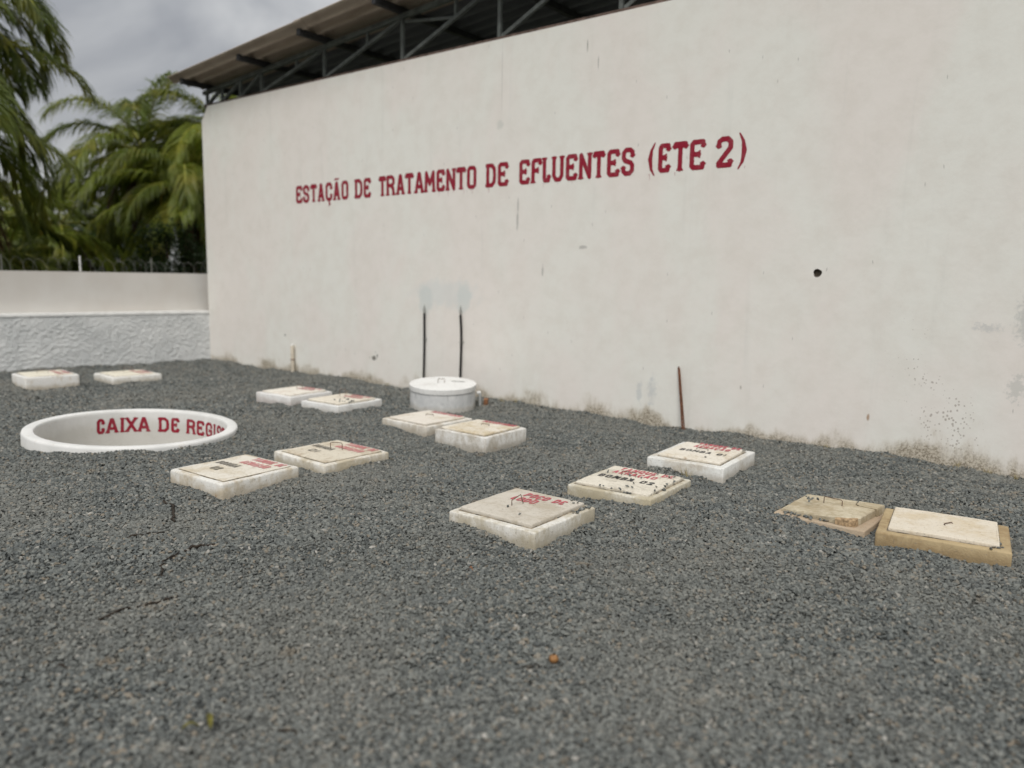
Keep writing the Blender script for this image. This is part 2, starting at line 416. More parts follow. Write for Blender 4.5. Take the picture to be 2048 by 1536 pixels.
def make_bed_mat():
    b = NB('gravel_bed'); v = b.coord()
    vo = b.n.new('ShaderNodeTexVoronoi'); vo.inputs['Scale'].default_value = 70; b.link(v, vo.inputs['Vector'])
    col = b.ramp(b.xyz(vo.outputs['Color'])[0], [(0, (.012, .013, .013)), (.45, (.05, .053, .05)), (1, (.15, .155, .145))])
    b.color(col); b.bump(vo.outputs['Distance'], 1.0, .012); return b.m

M_WALL = make_wall_mat(); M_UPPER = make_upper_mat(); M_ROUGH = make_rough_mat()
M_STONE = make_stone_mat(); M_BED = make_bed_mat()
M_LIME = simple_mat('limewash', (.72, .72, .70), .9, nscale=9, var=.1, bump=.004)
M_DARK = simple_mat('hole_dark', (.13, .11, .085), .95, nscale=30)
def paint_mat(name, c, fade=.25):
    b = NB(name); v = b.coord()
    n = b.noise(v, 16, 5, .65)
    b.color(b.mix(b.mr(n, .4, .8, 0, fade), c, tuple(x * .6 + .18 for x in c))); b.p.inputs['Roughness'].default_value = .6
    b.bump(b.noise(v, 150, 3), .3, .004); return b.m
M_RED = paint_mat('maroon_paint', (.26, .008, .026), .3)
M_REDF = paint_mat('faded_red_paint', (.44, .075, .095), .7)
M_REDW = paint_mat('worn_red_paint', (.50, .17, .17), .8)
M_BLACK = paint_mat('black_paint', (.04, .037, .034), .6)
M_BLACKF = paint_mat('worn_black_paint', (.14, .125, .10), .9)
M_STEEL = simple_mat('painted_truss_steel', (.115, .125, .118), .6, .0, 8, .3)
M_PURLIN = simple_mat('purlin_steel', (.03, .03, .032), .6, .0, 8, .3)
M_RUST = simple_mat('rusty_steel', (.14, .062, .035), .85, .0, 25, .5, .002)
M_RUSTSTRIP = simple_mat('rusty_chord', (.13, .09, .075), .85, .0, 9, .4)
M_HANDLE = simple_mat('handle_steel', (.16, .11, .08), .6, .4, 60, .5)
M_HOSE = simple_mat('black_hose', (.012, .011, .011), .55, 0, 20, .3)
M_WIRE = simple_mat('galvanised_wire', (.20, .20, .18), .5, .6, 40, .3)
M_PVC = simple_mat('weathered_pvc', (.58, .52, .42), .6, 0, 14, .15)
M_PIPEGREY = simple_mat('grey_pipe', (.40, .41, .40), .6, 0, 14, .2)
M_BRICK = simple_mat('orange_brick', (.25, .12, .06), .9, 0, 40, .5, .004)
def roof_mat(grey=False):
    b = NB('weathered_sheet' + ('_shaded' if grey else '')); v = b.coord()
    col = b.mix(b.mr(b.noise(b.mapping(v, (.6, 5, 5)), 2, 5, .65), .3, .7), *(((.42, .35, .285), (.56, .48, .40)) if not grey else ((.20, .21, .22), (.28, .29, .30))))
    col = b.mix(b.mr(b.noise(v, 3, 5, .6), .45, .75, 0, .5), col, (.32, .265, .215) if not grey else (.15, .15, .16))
    Y = b.xyz(v)[1]; w = b.math('SINE', b.math('MULTIPLY', b.math('SUBTRACT', Y, 7.2), 2 * PI / .2625))     # corrugation shading put into the colour, a dark band per flute
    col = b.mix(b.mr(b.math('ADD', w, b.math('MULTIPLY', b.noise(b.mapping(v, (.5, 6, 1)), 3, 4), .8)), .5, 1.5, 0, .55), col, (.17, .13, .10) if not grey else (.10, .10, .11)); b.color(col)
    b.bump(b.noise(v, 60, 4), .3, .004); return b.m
M_ROOF = roof_mat(); M_ROOF_SHADED = roof_mat(True)  # second is a darker grey copy: shade of the shed interior painted in

def leaf_mat(name, a, c, yel, trans=.5):
    b = NB(name); r = b.rand(); v = b.coord()
    col = b.mix(r, a, c); col = b.mix(b.mr(b.noise(v, 1.7, 3), .45, .75, 0, .6), col, yel); b.color(col)
    b.p.inputs['Roughness'].default_value = .45; b.p.inputs['Specular IOR Level'].default_value = .4
    tr = b.n.new('ShaderNodeBsdfTranslucent'); b.link(col, tr.inputs[0])
    ms = b.n.new('ShaderNodeMixShader'); ms.inputs[0].default_value = trans
    b.link(b.p.outputs[0], ms.inputs[1]); b.link(tr.outputs[0], ms.inputs[2])
    b.link(ms.outputs[0], b.n['Material Output'].inputs[0]); return b.m
M_PALM = leaf_mat('palm_leaf', (.10, .14, .016), (.20, .245, .03), (.34, .29, .035))
M_PALMDARK = leaf_mat('dark_palm_leaf', (.075, .105, .018), (.155, .195, .03), (.28, .25, .03))
M_DEAD = leaf_mat('dead_palm_leaf', (.10, .05, .03), (.15, .085, .045), (.17, .10, .04), .2)
M_RACHIS = simple_mat('frond_midrib', (.22, .22, .03), .5, 0, 4, .4)
M_TRUNK = simple_mat('palm_trunk', (.13, .085, .06), .9, 0, 5, .5, .02)
M_BUSH = leaf_mat('shrub_leaf', (.015, .03, .010), (.03, .055, .014), (.045, .08, .015))
M_BUSH2 = leaf_mat('hedge_leaf', (.025, .045, .012), (.055, .08, .018), (.09, .10, .02))
M_YEL = simple_mat('yellow_spathe', (.42, .30, .02), .6, 0, 10, .3)
M_TWIG = simple_mat('dark_twig', (.028, .021, .015), .9, 0, 30, .5)
M_DRYLEAF = simple_mat('olive_leaf', (.11, .10, .018), .7, 0, 40, .5)
M_NUT = simple_mat('brown_fruit', (.24, .12, .045), .6, 0, 60, .5, .003)
M_GRASSDRY = simple_mat('dry_weed', (.33, .27, .13), .8, 0, 30, .4)

# ------------------------------------------------------------------ layout data (metres; wall at y=WALL_Y, camera above the origin)
# name: centre x, y, size x, size y, height, yaw deg
BOX = {
    'poco': (-2.955, 3.905, .69, .69, .095, 0.5), 'bomba2': (-2.815, 5.07, .69, .72, .065, 2.6), 'bomba1': (-2.72, 6.15, .67, .79, .11, 3.0),
    'decL': (-5.715, 5.825, .70, .67, .09, -3.0), 'decR': (-4.755, 5.585, .64, .63, .145, 0.5), 'cL': (-8.21, 5.95, .67, .68, .105, 3.0),
    'cR': (-7.31, 5.98, .66, .71, .095, 2.0), 'dL': (-5.26, 3.25, .68, .69, .105, 2.0), 'dR': (-5.245, 4.17, .73, .68, .08, -2.5),
    'f1': (-11.64, 4.33, .68, .66, .17, -6.0), 'f2': (-11.45, 5.37, .72, .70, .10, -4.0),
    'tL': (-1.43, 5.45, .60, .58, .02, -3.0), 'tR': (-.735, 5.335, .71, .60, .085, 7.5)}
RING = (-7.539, 3.578, .9536, .085)
DRUM = (-6.50, 6.90, .40, .215)
CORNER = Vector((-13.07, WALL_Y, 0)); BD = Vector((-.183, -.983, 0)).normalized(); BN = Vector((.983, -.183, 0)).normalized()

rngG = np.random.default_rng(7)
def inside_box(x, y, b, grow=0.0):
    cx, cy, a, d, h, yaw = b; t = math.radians(yaw); c, s = math.cos(t), math.sin(t)
    lx = (x - cx) * c + (y - cy) * s; ly = -(x - cx) * s + (y - cy) * c
    return np.maximum(np.abs(lx) - a / 2 - grow, np.abs(ly) - d / 2 - grow)

def ring_r(a):                              # the cast ring is slightly out of round
    return 0.0 * a

def gheight(x, y):
    h = .016 * np.sin(x * 1.7 + y * 2.3) + .010 * np.sin(x * 4.1 - y * 3.2 + 1) + .007 * np.sin(x * 9.3 + y * 7.7 + 2) + .004 * np.sin(x * 19 - y * 23)
    w = .5 + .5 * np.sin(x * 11 + 2 * np.sin(y * 5)) * np.sin(y * 13 + 1.3 * np.sin(x * 7))
    for k, b in BOX.items():
        d = inside_box(x, y, b)
        amp = .018 if k not in ('tL',) else .012
        h = h + amp * w * np.exp(-np.clip(d, 0, 9) / .09) - .006 * np.exp(-np.clip(d, 0, 9) / .3)
    rr = np.hypot(x - RING[0], y - RING[1])
    h = h + .018 * w * np.exp(-np.clip(rr - RING[2], 0, 9) / .12)
    h = h + .022 * w * np.exp(-np.clip(WALL_Y - y, 0, 9) / .12)
    u = (x - CORNER.x) * BN.x + (y - CORNER.y) * BN.y
    h = h + .03 * w * np.exp(-np.clip(u, 0, 9) / .15)
    return h

# ------------------------------------------------------------------ ground
def build_ground():
    x0, x1, y0, y1, st = -15.0, 7.0, -5.0, 7.72, .06
    xs = np.arange(x0, x1 + st, st); ys = np.arange(y0, y1 + st, st)
    X, Y = np.meshgrid(xs, ys, indexing='ij'); Z = gheight(X, Y) - .012
    A = np.arctan2(Y - RING[1], X - RING[0]); rr = np.hypot(X - RING[0], Y - RING[1])
    Z = np.where(rr < RING[2] - .02, -.75, Z)
    V = np.stack([X, Y, Z], -1).reshape(-1, 3)
    nx, ny = X.shape
    I = np.arange(nx * ny).reshape(nx, ny)
    F = np.stack([I[:-1, :-1], I[1:, :-1], I[1:, 1:], I[:-1, 1:]], -1).reshape(-1, 4)
    me = bpy.data.meshes.new('gravel_yard'); me.from_pydata(V.tolist(), [], F.tolist()); me.update(); me.materials.append(M_BED)
    me.polygons.foreach_set('use_smooth', [True] * len(me.polygons))
    o = bpy.data.objects.new('gravel_yard', me); COL.objects.link(o); tag(o, kind='structure')
    g = MB(); s = 900
    g.add([(-s, -s, -.9), (s, -s, -.9), (s, s, -.9), (-s, s, -.9)], [(0, 1, 2, 3)])
    o = g.build('ground', simple_mat('outer_grass', (.05, .06, .022), .95, 0, .6, .4)); tag(o, kind='structure')
build_ground()

def build_gravel():
    C = np.array([0, 0, 1.6]); R = np.array(R3)
    def layer(sp, d0, d1, jit, seed, zoff, size):
        r = np.random.default_rng(seed)
        xs = np.arange(-15, 4.2, sp); ys = np.arange(.2, 7.66, sp)
        X, Y = np.meshgrid(xs, ys, indexing='ij'); X = X.ravel(); Y = Y.ravel()
        X = X + r.uniform(-jit, jit, X.shape) * sp; Y = Y + r.uniform(-jit, jit, Y.shape) * sp
        dist = np.hypot(X, Y); k = (dist >= d0) & (dist < d1); X, Y = X[k], Y[k]
        P = np.stack([X, Y, np.zeros_like(X)], -1) - C
        c = P @ R                                        # camera frame, to leave out what is far outside the view
        zc = -c[:, 2]; u = c[:, 0] / np.maximum(zc, .1); vv = c[:, 1] / np.maximum(zc, .1)
        m = 1.0 / np.maximum(zc, .3)
        k = (zc > .3) & (u > -.666 - .8 * m) & (u < .69 + 1.25 * m) & (vv > -.5 - .5 * m)
        X, Y = X[k], Y[k]
        k = (((X - CORNER.x) * BN.x + (Y - CORNER.y) * BN.y) > 0) & (Y < WALL_Y - .004)
        for key, b in BOX.items(): k &= inside_box(X, Y, b, -.01) > 0
        k &= np.hypot(X - RING[0], Y - RING[1]) > RING[2] + ring_r(np.arctan2(Y - RING[1], X - RING[0])) - .01
        k &= np.hypot(X - DRUM[0], Y - DRUM[1]) > DRUM[2] - .01
        X, Y = X[k], Y[k]
        Z = gheight(X, Y) + zoff + r.uniform(-.004, .004, X.shape)
        sc = size * r.uniform(.65, 1.3, X.shape)
        return np.stack([X, Y, Z], -1), sc
    parts = [layer(.0128, 0, 4.6, .5, 1, -.003, .0090), layer(.026, 0, 4.6, .5, 2, .005, .0102),
             layer(.0165, 4.6, 9.0, .5, 3, 0, .0118), layer(.022, 9.0, 20, .5, 4, 0, .0150)]
    # stones lying on lids
    r = np.random.default_rng(5)
    def on(key, pts, z): return np.array([(x, y, z) for x, y in pts]), r.uniform(.008, .012, len(pts))
    b2 = [(-3.04, 5.12), (-2.908, 5.034), (-2.79, 5.04), (-2.718, 4.952), (-2.726, 4.853), (-2.71, 4.849), (-2.672, 4.847), (-2.849, 4.735), (-2.77, 4.72), (-2.71, 4.741),
          (-2.709, 5.313), (-2.532, 5.369), (-2.5, 4.875), (-2.856, 5.141), (-2.60, 5.30), (-2.57, 5.33), (-2.66, 5.36), (-2.51, 5.2), (-2.52, 5.1), (-2.54, 4.97), (-2.50, 5.03), (-2.88, 4.74), (-2.61, 5.02), (-2.75, 5.13), (-2.9, 5.36), (-3.11, 4.78)]
    parts.append(on('b2', b2, .098))
    cl = [(-2.66 + r.normal(0, .025), 4.78 + r.normal(0, .012)) for _ in range(14)] + [(-2.52 + r.normal(0, .012), 4.95 + r.normal(0, .1)) for _ in range(16)]
    parts.append(on('b2', cl, .074))
    parts.append(on('p', [(-2.645 + r.normal(0, .012), 4.12 + r.normal(0, .06)) for _ in range(16)] + [(-3.25, 3.64), (-2.64, 4.2), (-2.66, 4.16), (-2.7, 4.19), (-3.2, 3.62)], .103))
    parts.append(on('p', [(-2.70, 4.17), (-2.72, 4.15), (-2.76, 4.19), (-2.84, 3.72), (-3.0, 3.8)], .128))
    parts.append(on('tR', [(-.44 + r.normal(0, .018), 5.18 + r.normal(0, .05)) for _ in range(16)], .093))
    parts.append(on('tL', [(-1.66 + r.normal(0, .035), 5.3 + r.normal(0, .09)) for _ in range(24)] + [(-1.5 + r.normal(0, .12), 5.2 + r.normal(0, .012)) for _ in range(22)], .03))
    parts.append(on('tL', [(-1.58 + r.normal(0, .03), 5.42 + r.normal(0, .07)) for _ in range(10)], .092))
    parts.append(on('b1', [(-2.45, 6.4), (-2.44, 6.43), (-2.47, 6.45), (-2.8, 6.1), (-2.6, 5.95)], .14))
    parts.append(on('cR', [(-7.12 + r.normal(0, .1), 5.85 + r.normal(0, .08)) for _ in range(16)], .125))
    for key, (cx_, cy_, w_, d_, h_, yaw_) in BOX.items():      # stones banked against the sides
        m_ = 520; t = r.uniform(0, 1, m_); sd = r.integers(0, 4, m_); o_ = np.abs(r.normal(0, .022, m_)) + .006
        lx = np.where(sd < 2, (t - .5) * w_, np.where(sd == 2, w_ / 2 + o_, -w_ / 2 - o_)); ly = np.where(sd < 2, np.where(sd == 0, d_ / 2 + o_, -d_ / 2 - o_), (t - .5) * d_)
        a_ = math.radians(yaw_); X = cx_ + lx * math.cos(a_) - ly * math.sin(a_); Y = cy_ + lx * math.sin(a_) + ly * math.cos(a_)
        clump = .5 + .5 * np.sin(X * 13 + Y * 17 + 3 * np.sin(X * 5))
        Z = gheight(X, Y) + r.uniform(0, .022, m_) * clump * np.exp(-o_ / .03); k_ = r.uniform(0, 1, m_) < .35 + .65 * clump
        for k2, b2_ in BOX.items():
            if k2 != key: k_ &= inside_box(X, Y, b2_, 0) > 0
        parts.append((np.stack([X, Y, Z], -1)[k_], r.uniform(.007, .0115, k_.sum())))
    P = np.concatenate([a for a, b in parts]); SC = np.concatenate([b for a, b in parts]); n = len(P)
    r = np.random.default_rng(11)
    rot = np.stack([r.normal(0, .45, n), r.normal(0, .45, n), r.uniform(0, 6.28, n)], -1)
    scl = np.stack([SC * r.uniform(.9, 1.35, n), SC * r.uniform(.7, 1.0, n), SC * r.uniform(.5, .8, n)], -1)
    me = bpy.data.meshes.new('gravel'); me.vertices.add(n); me.vertices.foreach_set('co', P.astype('f').ravel())
    a = me.attributes.new('rot', 'FLOAT_VECTOR', 'POINT'); a.data.foreach_set('vector', rot.astype('f').ravel())
    a = me.attributes.new('scl', 'FLOAT_VECTOR', 'POINT'); a.data.foreach_set('vector', scl.astype('f').ravel())
    a = me.attributes.new('idx', 'INT', 'POINT'); a.data.foreach_set('value', r.integers(0, 7, n).astype('i'))
    me.materials.append(M_STONE)
    o = bpy.data.objects.new('gravel', me); COL.objects.link(o)
    tag(o, 'crushed grey gravel spread over the whole yard and scattered on some lids', 'gravel', kind='stuff')
    ng = bpy.data.node_groups.new('gravel_nodes', 'GeometryNodeTree')
    ng.interface.new_socket('Geometry', in_out='INPUT', socket_type='NodeSocketGeometry')
    ng.interface.new_socket('Geometry', in_out='OUTPUT', socket_type='NodeSocketGeometry')
    N, L = ng.nodes, ng.links
    gi = N.new('NodeGroupInput'); go = N.new('NodeGroupOutput')
    g2i = N.new('GeometryNodeGeometryToInstance')
    for k in range(7):
        ico = N.new('GeometryNodeMeshIcoSphere'); ico.inputs['Radius'].default_value = 1.0; ico.inputs['Subdivisions'].default_value = 1
        rv = N.new('FunctionNodeRandomValue'); rv.data_type = 'FLOAT_VECTOR'
        rv.inputs[0].default_value = (-.5, -.5, -.5); rv.inputs[1].default_value = (.5, .5, .5); rv.inputs['Seed'].default_value = k * 13 + 3
        sp = N.new('GeometryNodeSetPosition'); L.new(ico.outputs['Mesh'], sp.inputs['Geometry']); L.new(rv.outputs[0], sp.inputs['Offset'])
        sm = N.new('GeometryNodeSetMaterial'); sm.inputs['Material'].default_value = M_STONE
        L.new(sp.outputs[0], sm.inputs[0]); L.new(sm.outputs[0], g2i.inputs[0])
    iop = N.new('GeometryNodeInstanceOnPoints'); L.new(gi.outputs[0], iop.inputs['Points']); L.new(g2i.outputs[0], iop.inputs['Instance'])
    iop.inputs['Pick Instance'].default_value = True
    def attr(name, t):
        a = N.new('GeometryNodeInputNamedAttribute'); a.data_type = t; a.inputs['Name'].default_value = name; return a.outputs[0]
    L.new(attr('idx', 'INT'), iop.inputs['Instance Index'])
    e2r = N.new('FunctionNodeEulerToRotation'); L.new(attr('rot', 'FLOAT_VECTOR'), e2r.inputs[0])
    L.new(e2r.outputs[0], iop.inputs['Rotation']); L.new(attr('scl', 'FLOAT_VECTOR'), iop.inputs['Scale'])
    L.new(iop.outputs[0], go.inputs[0])
    md = o.modifiers.new('stones', 'NODES'); md.node_group = ng
    print('stones', n)
build_gravel()

# ------------------------------------------------------------------ main wall
def build_main_wall():
    root = empty('plastered_wall', (-6, WALL_Y, 0))
    tag(root, 'tall white plastered wall with maroon painted lettering under the shed roof', 'wall')
    root.location = (0, 0, 0)
    b = MB(); y = WALL_Y; T = .2; zt = 4.485; x0, x1 = -13.07, 9.0; hx, hz, hs = -2.308, 1.688, .07
    vs = [(x0, y, -.4), (hx - hs, y, -.4), (hx + hs, y, -.4), (x1, y, -.4),
          (x0, y, hz - hs), (hx - hs, y, hz - hs), (hx + hs, y, hz - hs), (x1, y, hz - hs),
          (x0, y, hz + hs), (hx - hs, y, hz + hs), (hx + hs, y, hz + hs), (x1, y, hz + hs),
          (x0, y, 4.24), (-12.87, y, zt), (hx - hs, y, zt), (hx + hs, y, zt), (x1, y, zt)]
    fs = [(0, 1, 5, 4), (1, 2, 6, 5), (2, 3, 7, 6), (4, 5, 9, 8), (6, 7, 11, 10), (8, 9, 14, 13, 12), (9, 10, 15, 14), (10, 11, 16, 15)]
    # ragged round socket in the square left open
    n = 16; k0 = len(vs)
    sq = []
    for i in range(n):
        a = 2 * PI * i / n; c, s = math.cos(a), math.sin(a); m = max(abs(c), abs(s)); sq.append((hx + hs * c / m, y, hz + hs * s / m))
    rad = [.040 * (1 + .07 * math.sin(3 * a + 1) + .04 * math.sin(5 * a)) for a in [2 * PI * i / n for i in range(n)]]
    ci = [(hx + rad[i] * math.cos(2 * PI * i / n), y, hz + rad[i] * math.sin(2 * PI * i / n)) for i in range(n)]
    ce = [(p[0], y + .12, p[2]) for p in ci]
    vs += sq + ci
    for i in range(n):
        j = (i + 1) % n
        fs += [(k0 + i, k0 + j, k0 + n + j, k0 + n + i)]
    b.add(vs, fs)
    # back, top, ends
    q = [(x0, y + T, -.4), (x1, y + T, -.4), (x1, y + T, zt), (-12.87, y + T, zt), (x0, y + T, 4.24)]
    k = len(b.v); b.v += q
    b.f += [(k + 1, k, k + 4, k + 3, k + 2), (0, 4, 8, 12, k + 4, k), (12, 13, k + 3, k + 4), (13, 14, 15, 16, k + 2, k + 3), (16, 11, 7, 3, k + 1, k + 2)]
    b.build('wall_face', M_WALL, root)
    h = MB(); h.add([(hx + r_ * math.cos(2 * PI * i / n), y + .043, hz + r_ * math.sin(2 * PI * i / n)) for i, r_ in enumerate([.05] * n)], [tuple(range(n))])
    h.add(ci, []); k2 = len(h.v); h.v += [(p[0], y + .045, p[2]) for p in ci]
    h.f += [(n + i, n + (i + 1) % n, 2 * n + (i + 1) % n, 2 * n + i) for i in range(n)]
    h.build('hole', M_DARK, root)
    # rust brown strip: steel bottom chord lying on the wall top is built with the truss
    L = [('E', -10.403, -10.24), ('S', -10.227, -10.064), ('T', -10.039, -9.879), ('A', -9.854, -9.703), ('Ç', -9.673, -9.508), ('Ã', -9.484, -9.333), ('O', -9.298, -9.139), ('D', -8.993, -8.823), ('E', -8.801, -8.644), ('T', -8.479, -8.325), ('R', -8.318, -8.145), ('A', -8.114, -7.955), ('T', -7.943, -7.773), ('A', -7.753, -7.581), ('M', -7.567, -7.366), ('E', -7.343, -7.188), ('N', -7.165, -7.0), ('T', -6.985, -6.817), ('O', -6.799, -6.636), ('D', -6.473, -6.31), ('E', -6.283, -6.112), ('E', -5.944, -5.779), ('F', -5.758, -5.599), ('L', -5.59, -5.47), ('U', -5.45, -5.285), ('E', -5.255, -5.091), ('N', -5.070, -4.900), ('T', -4.885, -4.72), ('E', -4.695, -4.529), ('S', -4.510, -4.343), ('(', -4.181, -4.075), ('E', -4.055, -3.909), ('T', -3.887, -3.710), ('E', -3.690, -3.513), ('2', -3.399, -3.216), (')', -3.180, -3.072)]
    base = {'Ç': 'C', 'Ã': 'A'}
    for ch, a, c in L:
        t = (a + 10.4) / 7.3; bl = 2.70 + .042 * t; h = .272 + .040 * t
        vs, fs = glyph_mesh(base.get(ch, ch), c - a, h, .052 if ch not in '()' else .046, {'Ç': 'cedilla', 'Ã': 'tilde'}.get(ch), wob=.0012)
        m = MB(); m.add([(a + p[0], WALL_Y - .002, bl + p[1]) for p in vs], fs)
        m.build('painted_letter', M_RED, root)
    # thin drips of paint below some letters
    r = random.Random(4); m = MB()
    for _ in range(16):
        ch, a, c = r.choice(L); x = r.uniform(a, c); l = r.uniform(.02, .07); z = 2.70 + .042 * (a + 10.4) / 7.3
        m.add([(x - .002, y - .0015, z), (x + .002, y - .0015, z), (x + .001, y - .0015, z - l), (x - .001, y - .0015, z - l)], [(0, 1, 2, 3)])
    tag(m.build('paint_drips', M_RED, root), kind='stuff')
build_main_wall()

# ------------------------------------------------------------------ boundary walls at the back left
def fbm(p, o=4):
    return mn.fractal(Vector(p), .9, 2.1, o)
def build_back_walls():
    root = empty('roughcast_retaining_wall', CORNER); root.location = (0, 0, 0)
    tag(root, 'low grey white roughcast wall with a white painted top edge at the back left', 'wall')
    def pt(u, z, n=0.0): p = CORNER + BD * u + BN * n; return (p.x, p.y, z)
    nu, nz, st = 560, 76, .0121; b = MB(); vs = []
    for i in range(nu):
        for j in range(nz):
            u = -.02 + i * st; z = -.05 + j * st
            d = .006 * mn.noise(Vector((u * 12, z * 17, 3))) + .009 * mn.noise(Vector((u * 24 + 5, z * 36, 8))) + .008 * abs(mn.noise(Vector((u * 40, z * 52, 1)))) + .004 * mn.noise(Vector((u * 3, z * 5, 5)))
            vs.append(pt(u, z, d if j < nz - 1 else .0))
    fs = [(i * nz + j, (i + 1) * nz + j, (i + 1) * nz + j + 1, i * nz + j + 1) for i in range(nu - 1) for j in range(nz - 1)]
    b.add(vs, fs); U = nu * st - .02
    b.add([pt(U - st, -.4), pt(12.5, -.4), pt(12.5, .86), pt(U - st, .86)], [(0, 1, 2, 3)])
    b.build('roughcast_face', M_ROUGH, root, smooth=True)
    c = MB(); c.add([pt(-.05, .862, .014), pt(12.5, .862, .014), pt(12.5, .90, .012), pt(-.05, .90, .012), pt(-.05, .905, -.25), pt(12.5, .905, -.25), pt(-.05, .862, -.25), pt(12.5, .862, -.25)],
                    [(0, 1, 2, 3), (3, 2, 5, 4), (0, 6, 7, 1), (6, 4, 5, 7), (0, 3, 4, 6), (1, 7, 5, 2)])
    c.build('coping', M_LIME, root)
    up = empty('boundary_wall', (0, 0, 0)); tag(up, 'smooth beige upper boundary wall behind the roughcast wall, below the wire coil', 'wall')
    b = MB(); o = -.252
    P = [pt(-.6, -.5, o), pt(12.5, -.5, o), pt(12.5, 1.595, o), pt(-.6, 1.575, o), pt(-.6, -.5, o - .15), pt(12.5, -.5, o - .15), pt(12.5, 1.595, o - .15), pt(-.6, 1.575, o - .15)]
    b.add(P, [(0, 1, 2, 3), (5, 4, 7, 6), (3, 2, 6, 7), (0, 3, 7, 4), (1, 5, 6, 2)])
    b.build('plaster_face', M_UPPER, up)
    # coiled security wire along the top
    w = empty('security_wire', (0, 0, 0)); tag(w, 'looped galvanised wire coil on posts along the top of the boundary wall', 'wire fence')
    cc = -.252 - .075; pts = []
    turns = 38; R_ = .115
    for k in range(36):
        u0 = -.3 + k * .168 + .02 * math.sin(k * 2.3); h_ = .205 + .02 * math.sin(k * 1.7)
        for i in range(13):
            a = PI * i / 12; pts.append(Vector(pt(u0 - .085 * math.cos(a) + .02 * math.sin(a), 1.585 + h_ * math.sin(a) ** .8, cc + .06 * math.cos(a))))
    m = MB(); m.tube(pts, .0022, 4, False); m.build('wire_coil', M_WIRE, w)
    for u in (-.22, .86, 1.99, 3.1, 4.2, 5.3):
        p = MB(); p.tube([pt(u, 1.585, cc), pt(u, 1.84, cc)], .011 if u != 1.99 else .016, 6); p.build('post', M_WIRE if u != 1.99 else M_LIME, w)
build_back_walls()

# ------------------------------------------------------------------ shed roof with truss
def build_shed():
    root = empty('open_sided_shed', (0, 0, 0)); tag(root, 'shed roof of brown corrugated sheets on dark steel trusses above the white wall', 'shed roof')
    X0, Z0, SL = -11.3, 4.915, .072
    def zc(x): return Z0 + SL * (x - X0)
    TY = 7.80
    def truss(ty, real=True):
        b = MB(); b.bar((-13.2, ty, zc(-13.2) - .02), (1.6, ty, zc(1.6) - .02), .07, .06); b.build('top_chord', M_STEEL, root)
        b = MB(); b.bar((-13.15, ty, 4.525), (1.6, ty, 4.525), .07, .06); b.build('bottom_chord', M_RUSTSTRIP if real else M_STEEL, root)
        xs = [-13.1, -12.62, -12.06, -11.45, -9.82, -8.13, -6.40, -4.66, -2.95, -1.2, .5]
        for i, x in enumerate(xs):
            m = MB(); m.bar((x, ty, 4.555), (x, ty, zc(x) - .05), .05, .04, (0, 1, 0)); m.build('web_post', M_STEEL, root)
            if i + 1 < len(xs):
                x2 = xs[i + 1]
                m = MB(); m.bar((x + .05, ty - .005, 4.56), (x2 - .03, ty - .005, zc(x2) - .06), .045, .045, (0, 1, 0)); m.build('web_diagonal', M_STEEL, root)
                if x2 - x > 1.2:
                    xm = (x + x2) / 2 + .12; zm = 4.56 + (zc(x2) - .06 - 4.56) * (xm - x - .05) / (x2 - x - .08)
                    m = MB(); m.bar((xm, ty + .006, zm), (xm, ty + .006, zc(xm) - .05), .038, .034, (0, 1, 0)); m.build('web_post', M_STEEL, root)
                    if i >= 5:
                        m = MB(); m.bar((x + .04, ty + .012, zc(x) - .09), (xm - .02, ty + .012, zm + .01), .036, .034, (0, 1, 0)); m.build('web_diagonal', M_STEEL, root)
    truss(TY); truss(13.4, False); truss(19.0, False)
    for px, py in ((-13.12, 7.92), (-13.1, 13.4), (-13.1, 19.0), (1.5, 13.4), (1.5, 19.0)):
        m = MB(); m.box((px, py, 2.0), (.09, .1, 4.98)); m.build('column', M_PURLIN, root)
    for x in [-13.02, -11.3, -9.75, -8.13, -6.52, -4.9, -3.3, -1.7, -.1, 1.5]:
        m = MB(); z = zc(x) + .052; m.bar((x, 7.27, z), (x, 19.6, z), .075, .085); m.build('purlin', M_PURLIN, root)
    # corrugated sheets: waves run up the slope
    sh_w, pitch, amp = 1.05, .2625, .040
    def sheet(xa, xb, ya, lift):
        n = 49; vs = []
        for k, xx in ((0, xa), (1, xb)):
            for i in range(n):
                yy = ya + (sh_w + .05) * i / (n - 1)
                vs.append((xx, yy, zc(xx) + .122 + lift + amp * math.cos(2 * PI * (yy - 7.2) / pitch)))
        fs = [(i, i + 1, n + i + 1, n + i) for i in range(n - 1)]
        k = len(vs); vs += [(v[0], v[1], v[2] + .008) for v in vs]
        fs += [(k + n + i, k + n + i + 1, k + i + 1, k + i) for i in range(n - 1)]
        fs += [(i, k + i, k + i + 1, i + 1) for i in range(n - 1)] + [(n + i + 1, k + n + i + 1, k + n + i, n + i) for i in range(n - 1)]
        fs += [(0, n, k + n, k), (n - 1, k + n - 1, k + 2 * n - 1, 2 * n - 1)]
        m = MB(); m.add(vs, fs); return m.build('roof_sheet', M_ROOF if ya < 7.5 else M_ROOF_SHADED, root)
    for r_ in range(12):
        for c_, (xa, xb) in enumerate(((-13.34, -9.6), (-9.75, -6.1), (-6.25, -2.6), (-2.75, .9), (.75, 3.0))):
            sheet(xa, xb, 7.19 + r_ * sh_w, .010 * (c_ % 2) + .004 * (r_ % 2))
    b = MB(); b.box((-5.5, 14.2, -.02), (17, 12.6, .12)); b.build('bounce_floor_slab', simple_mat('bounce_floor', (.13, .13, .13)), root)  # unseen floor added to bounce light onto the roof underside
build_shed()

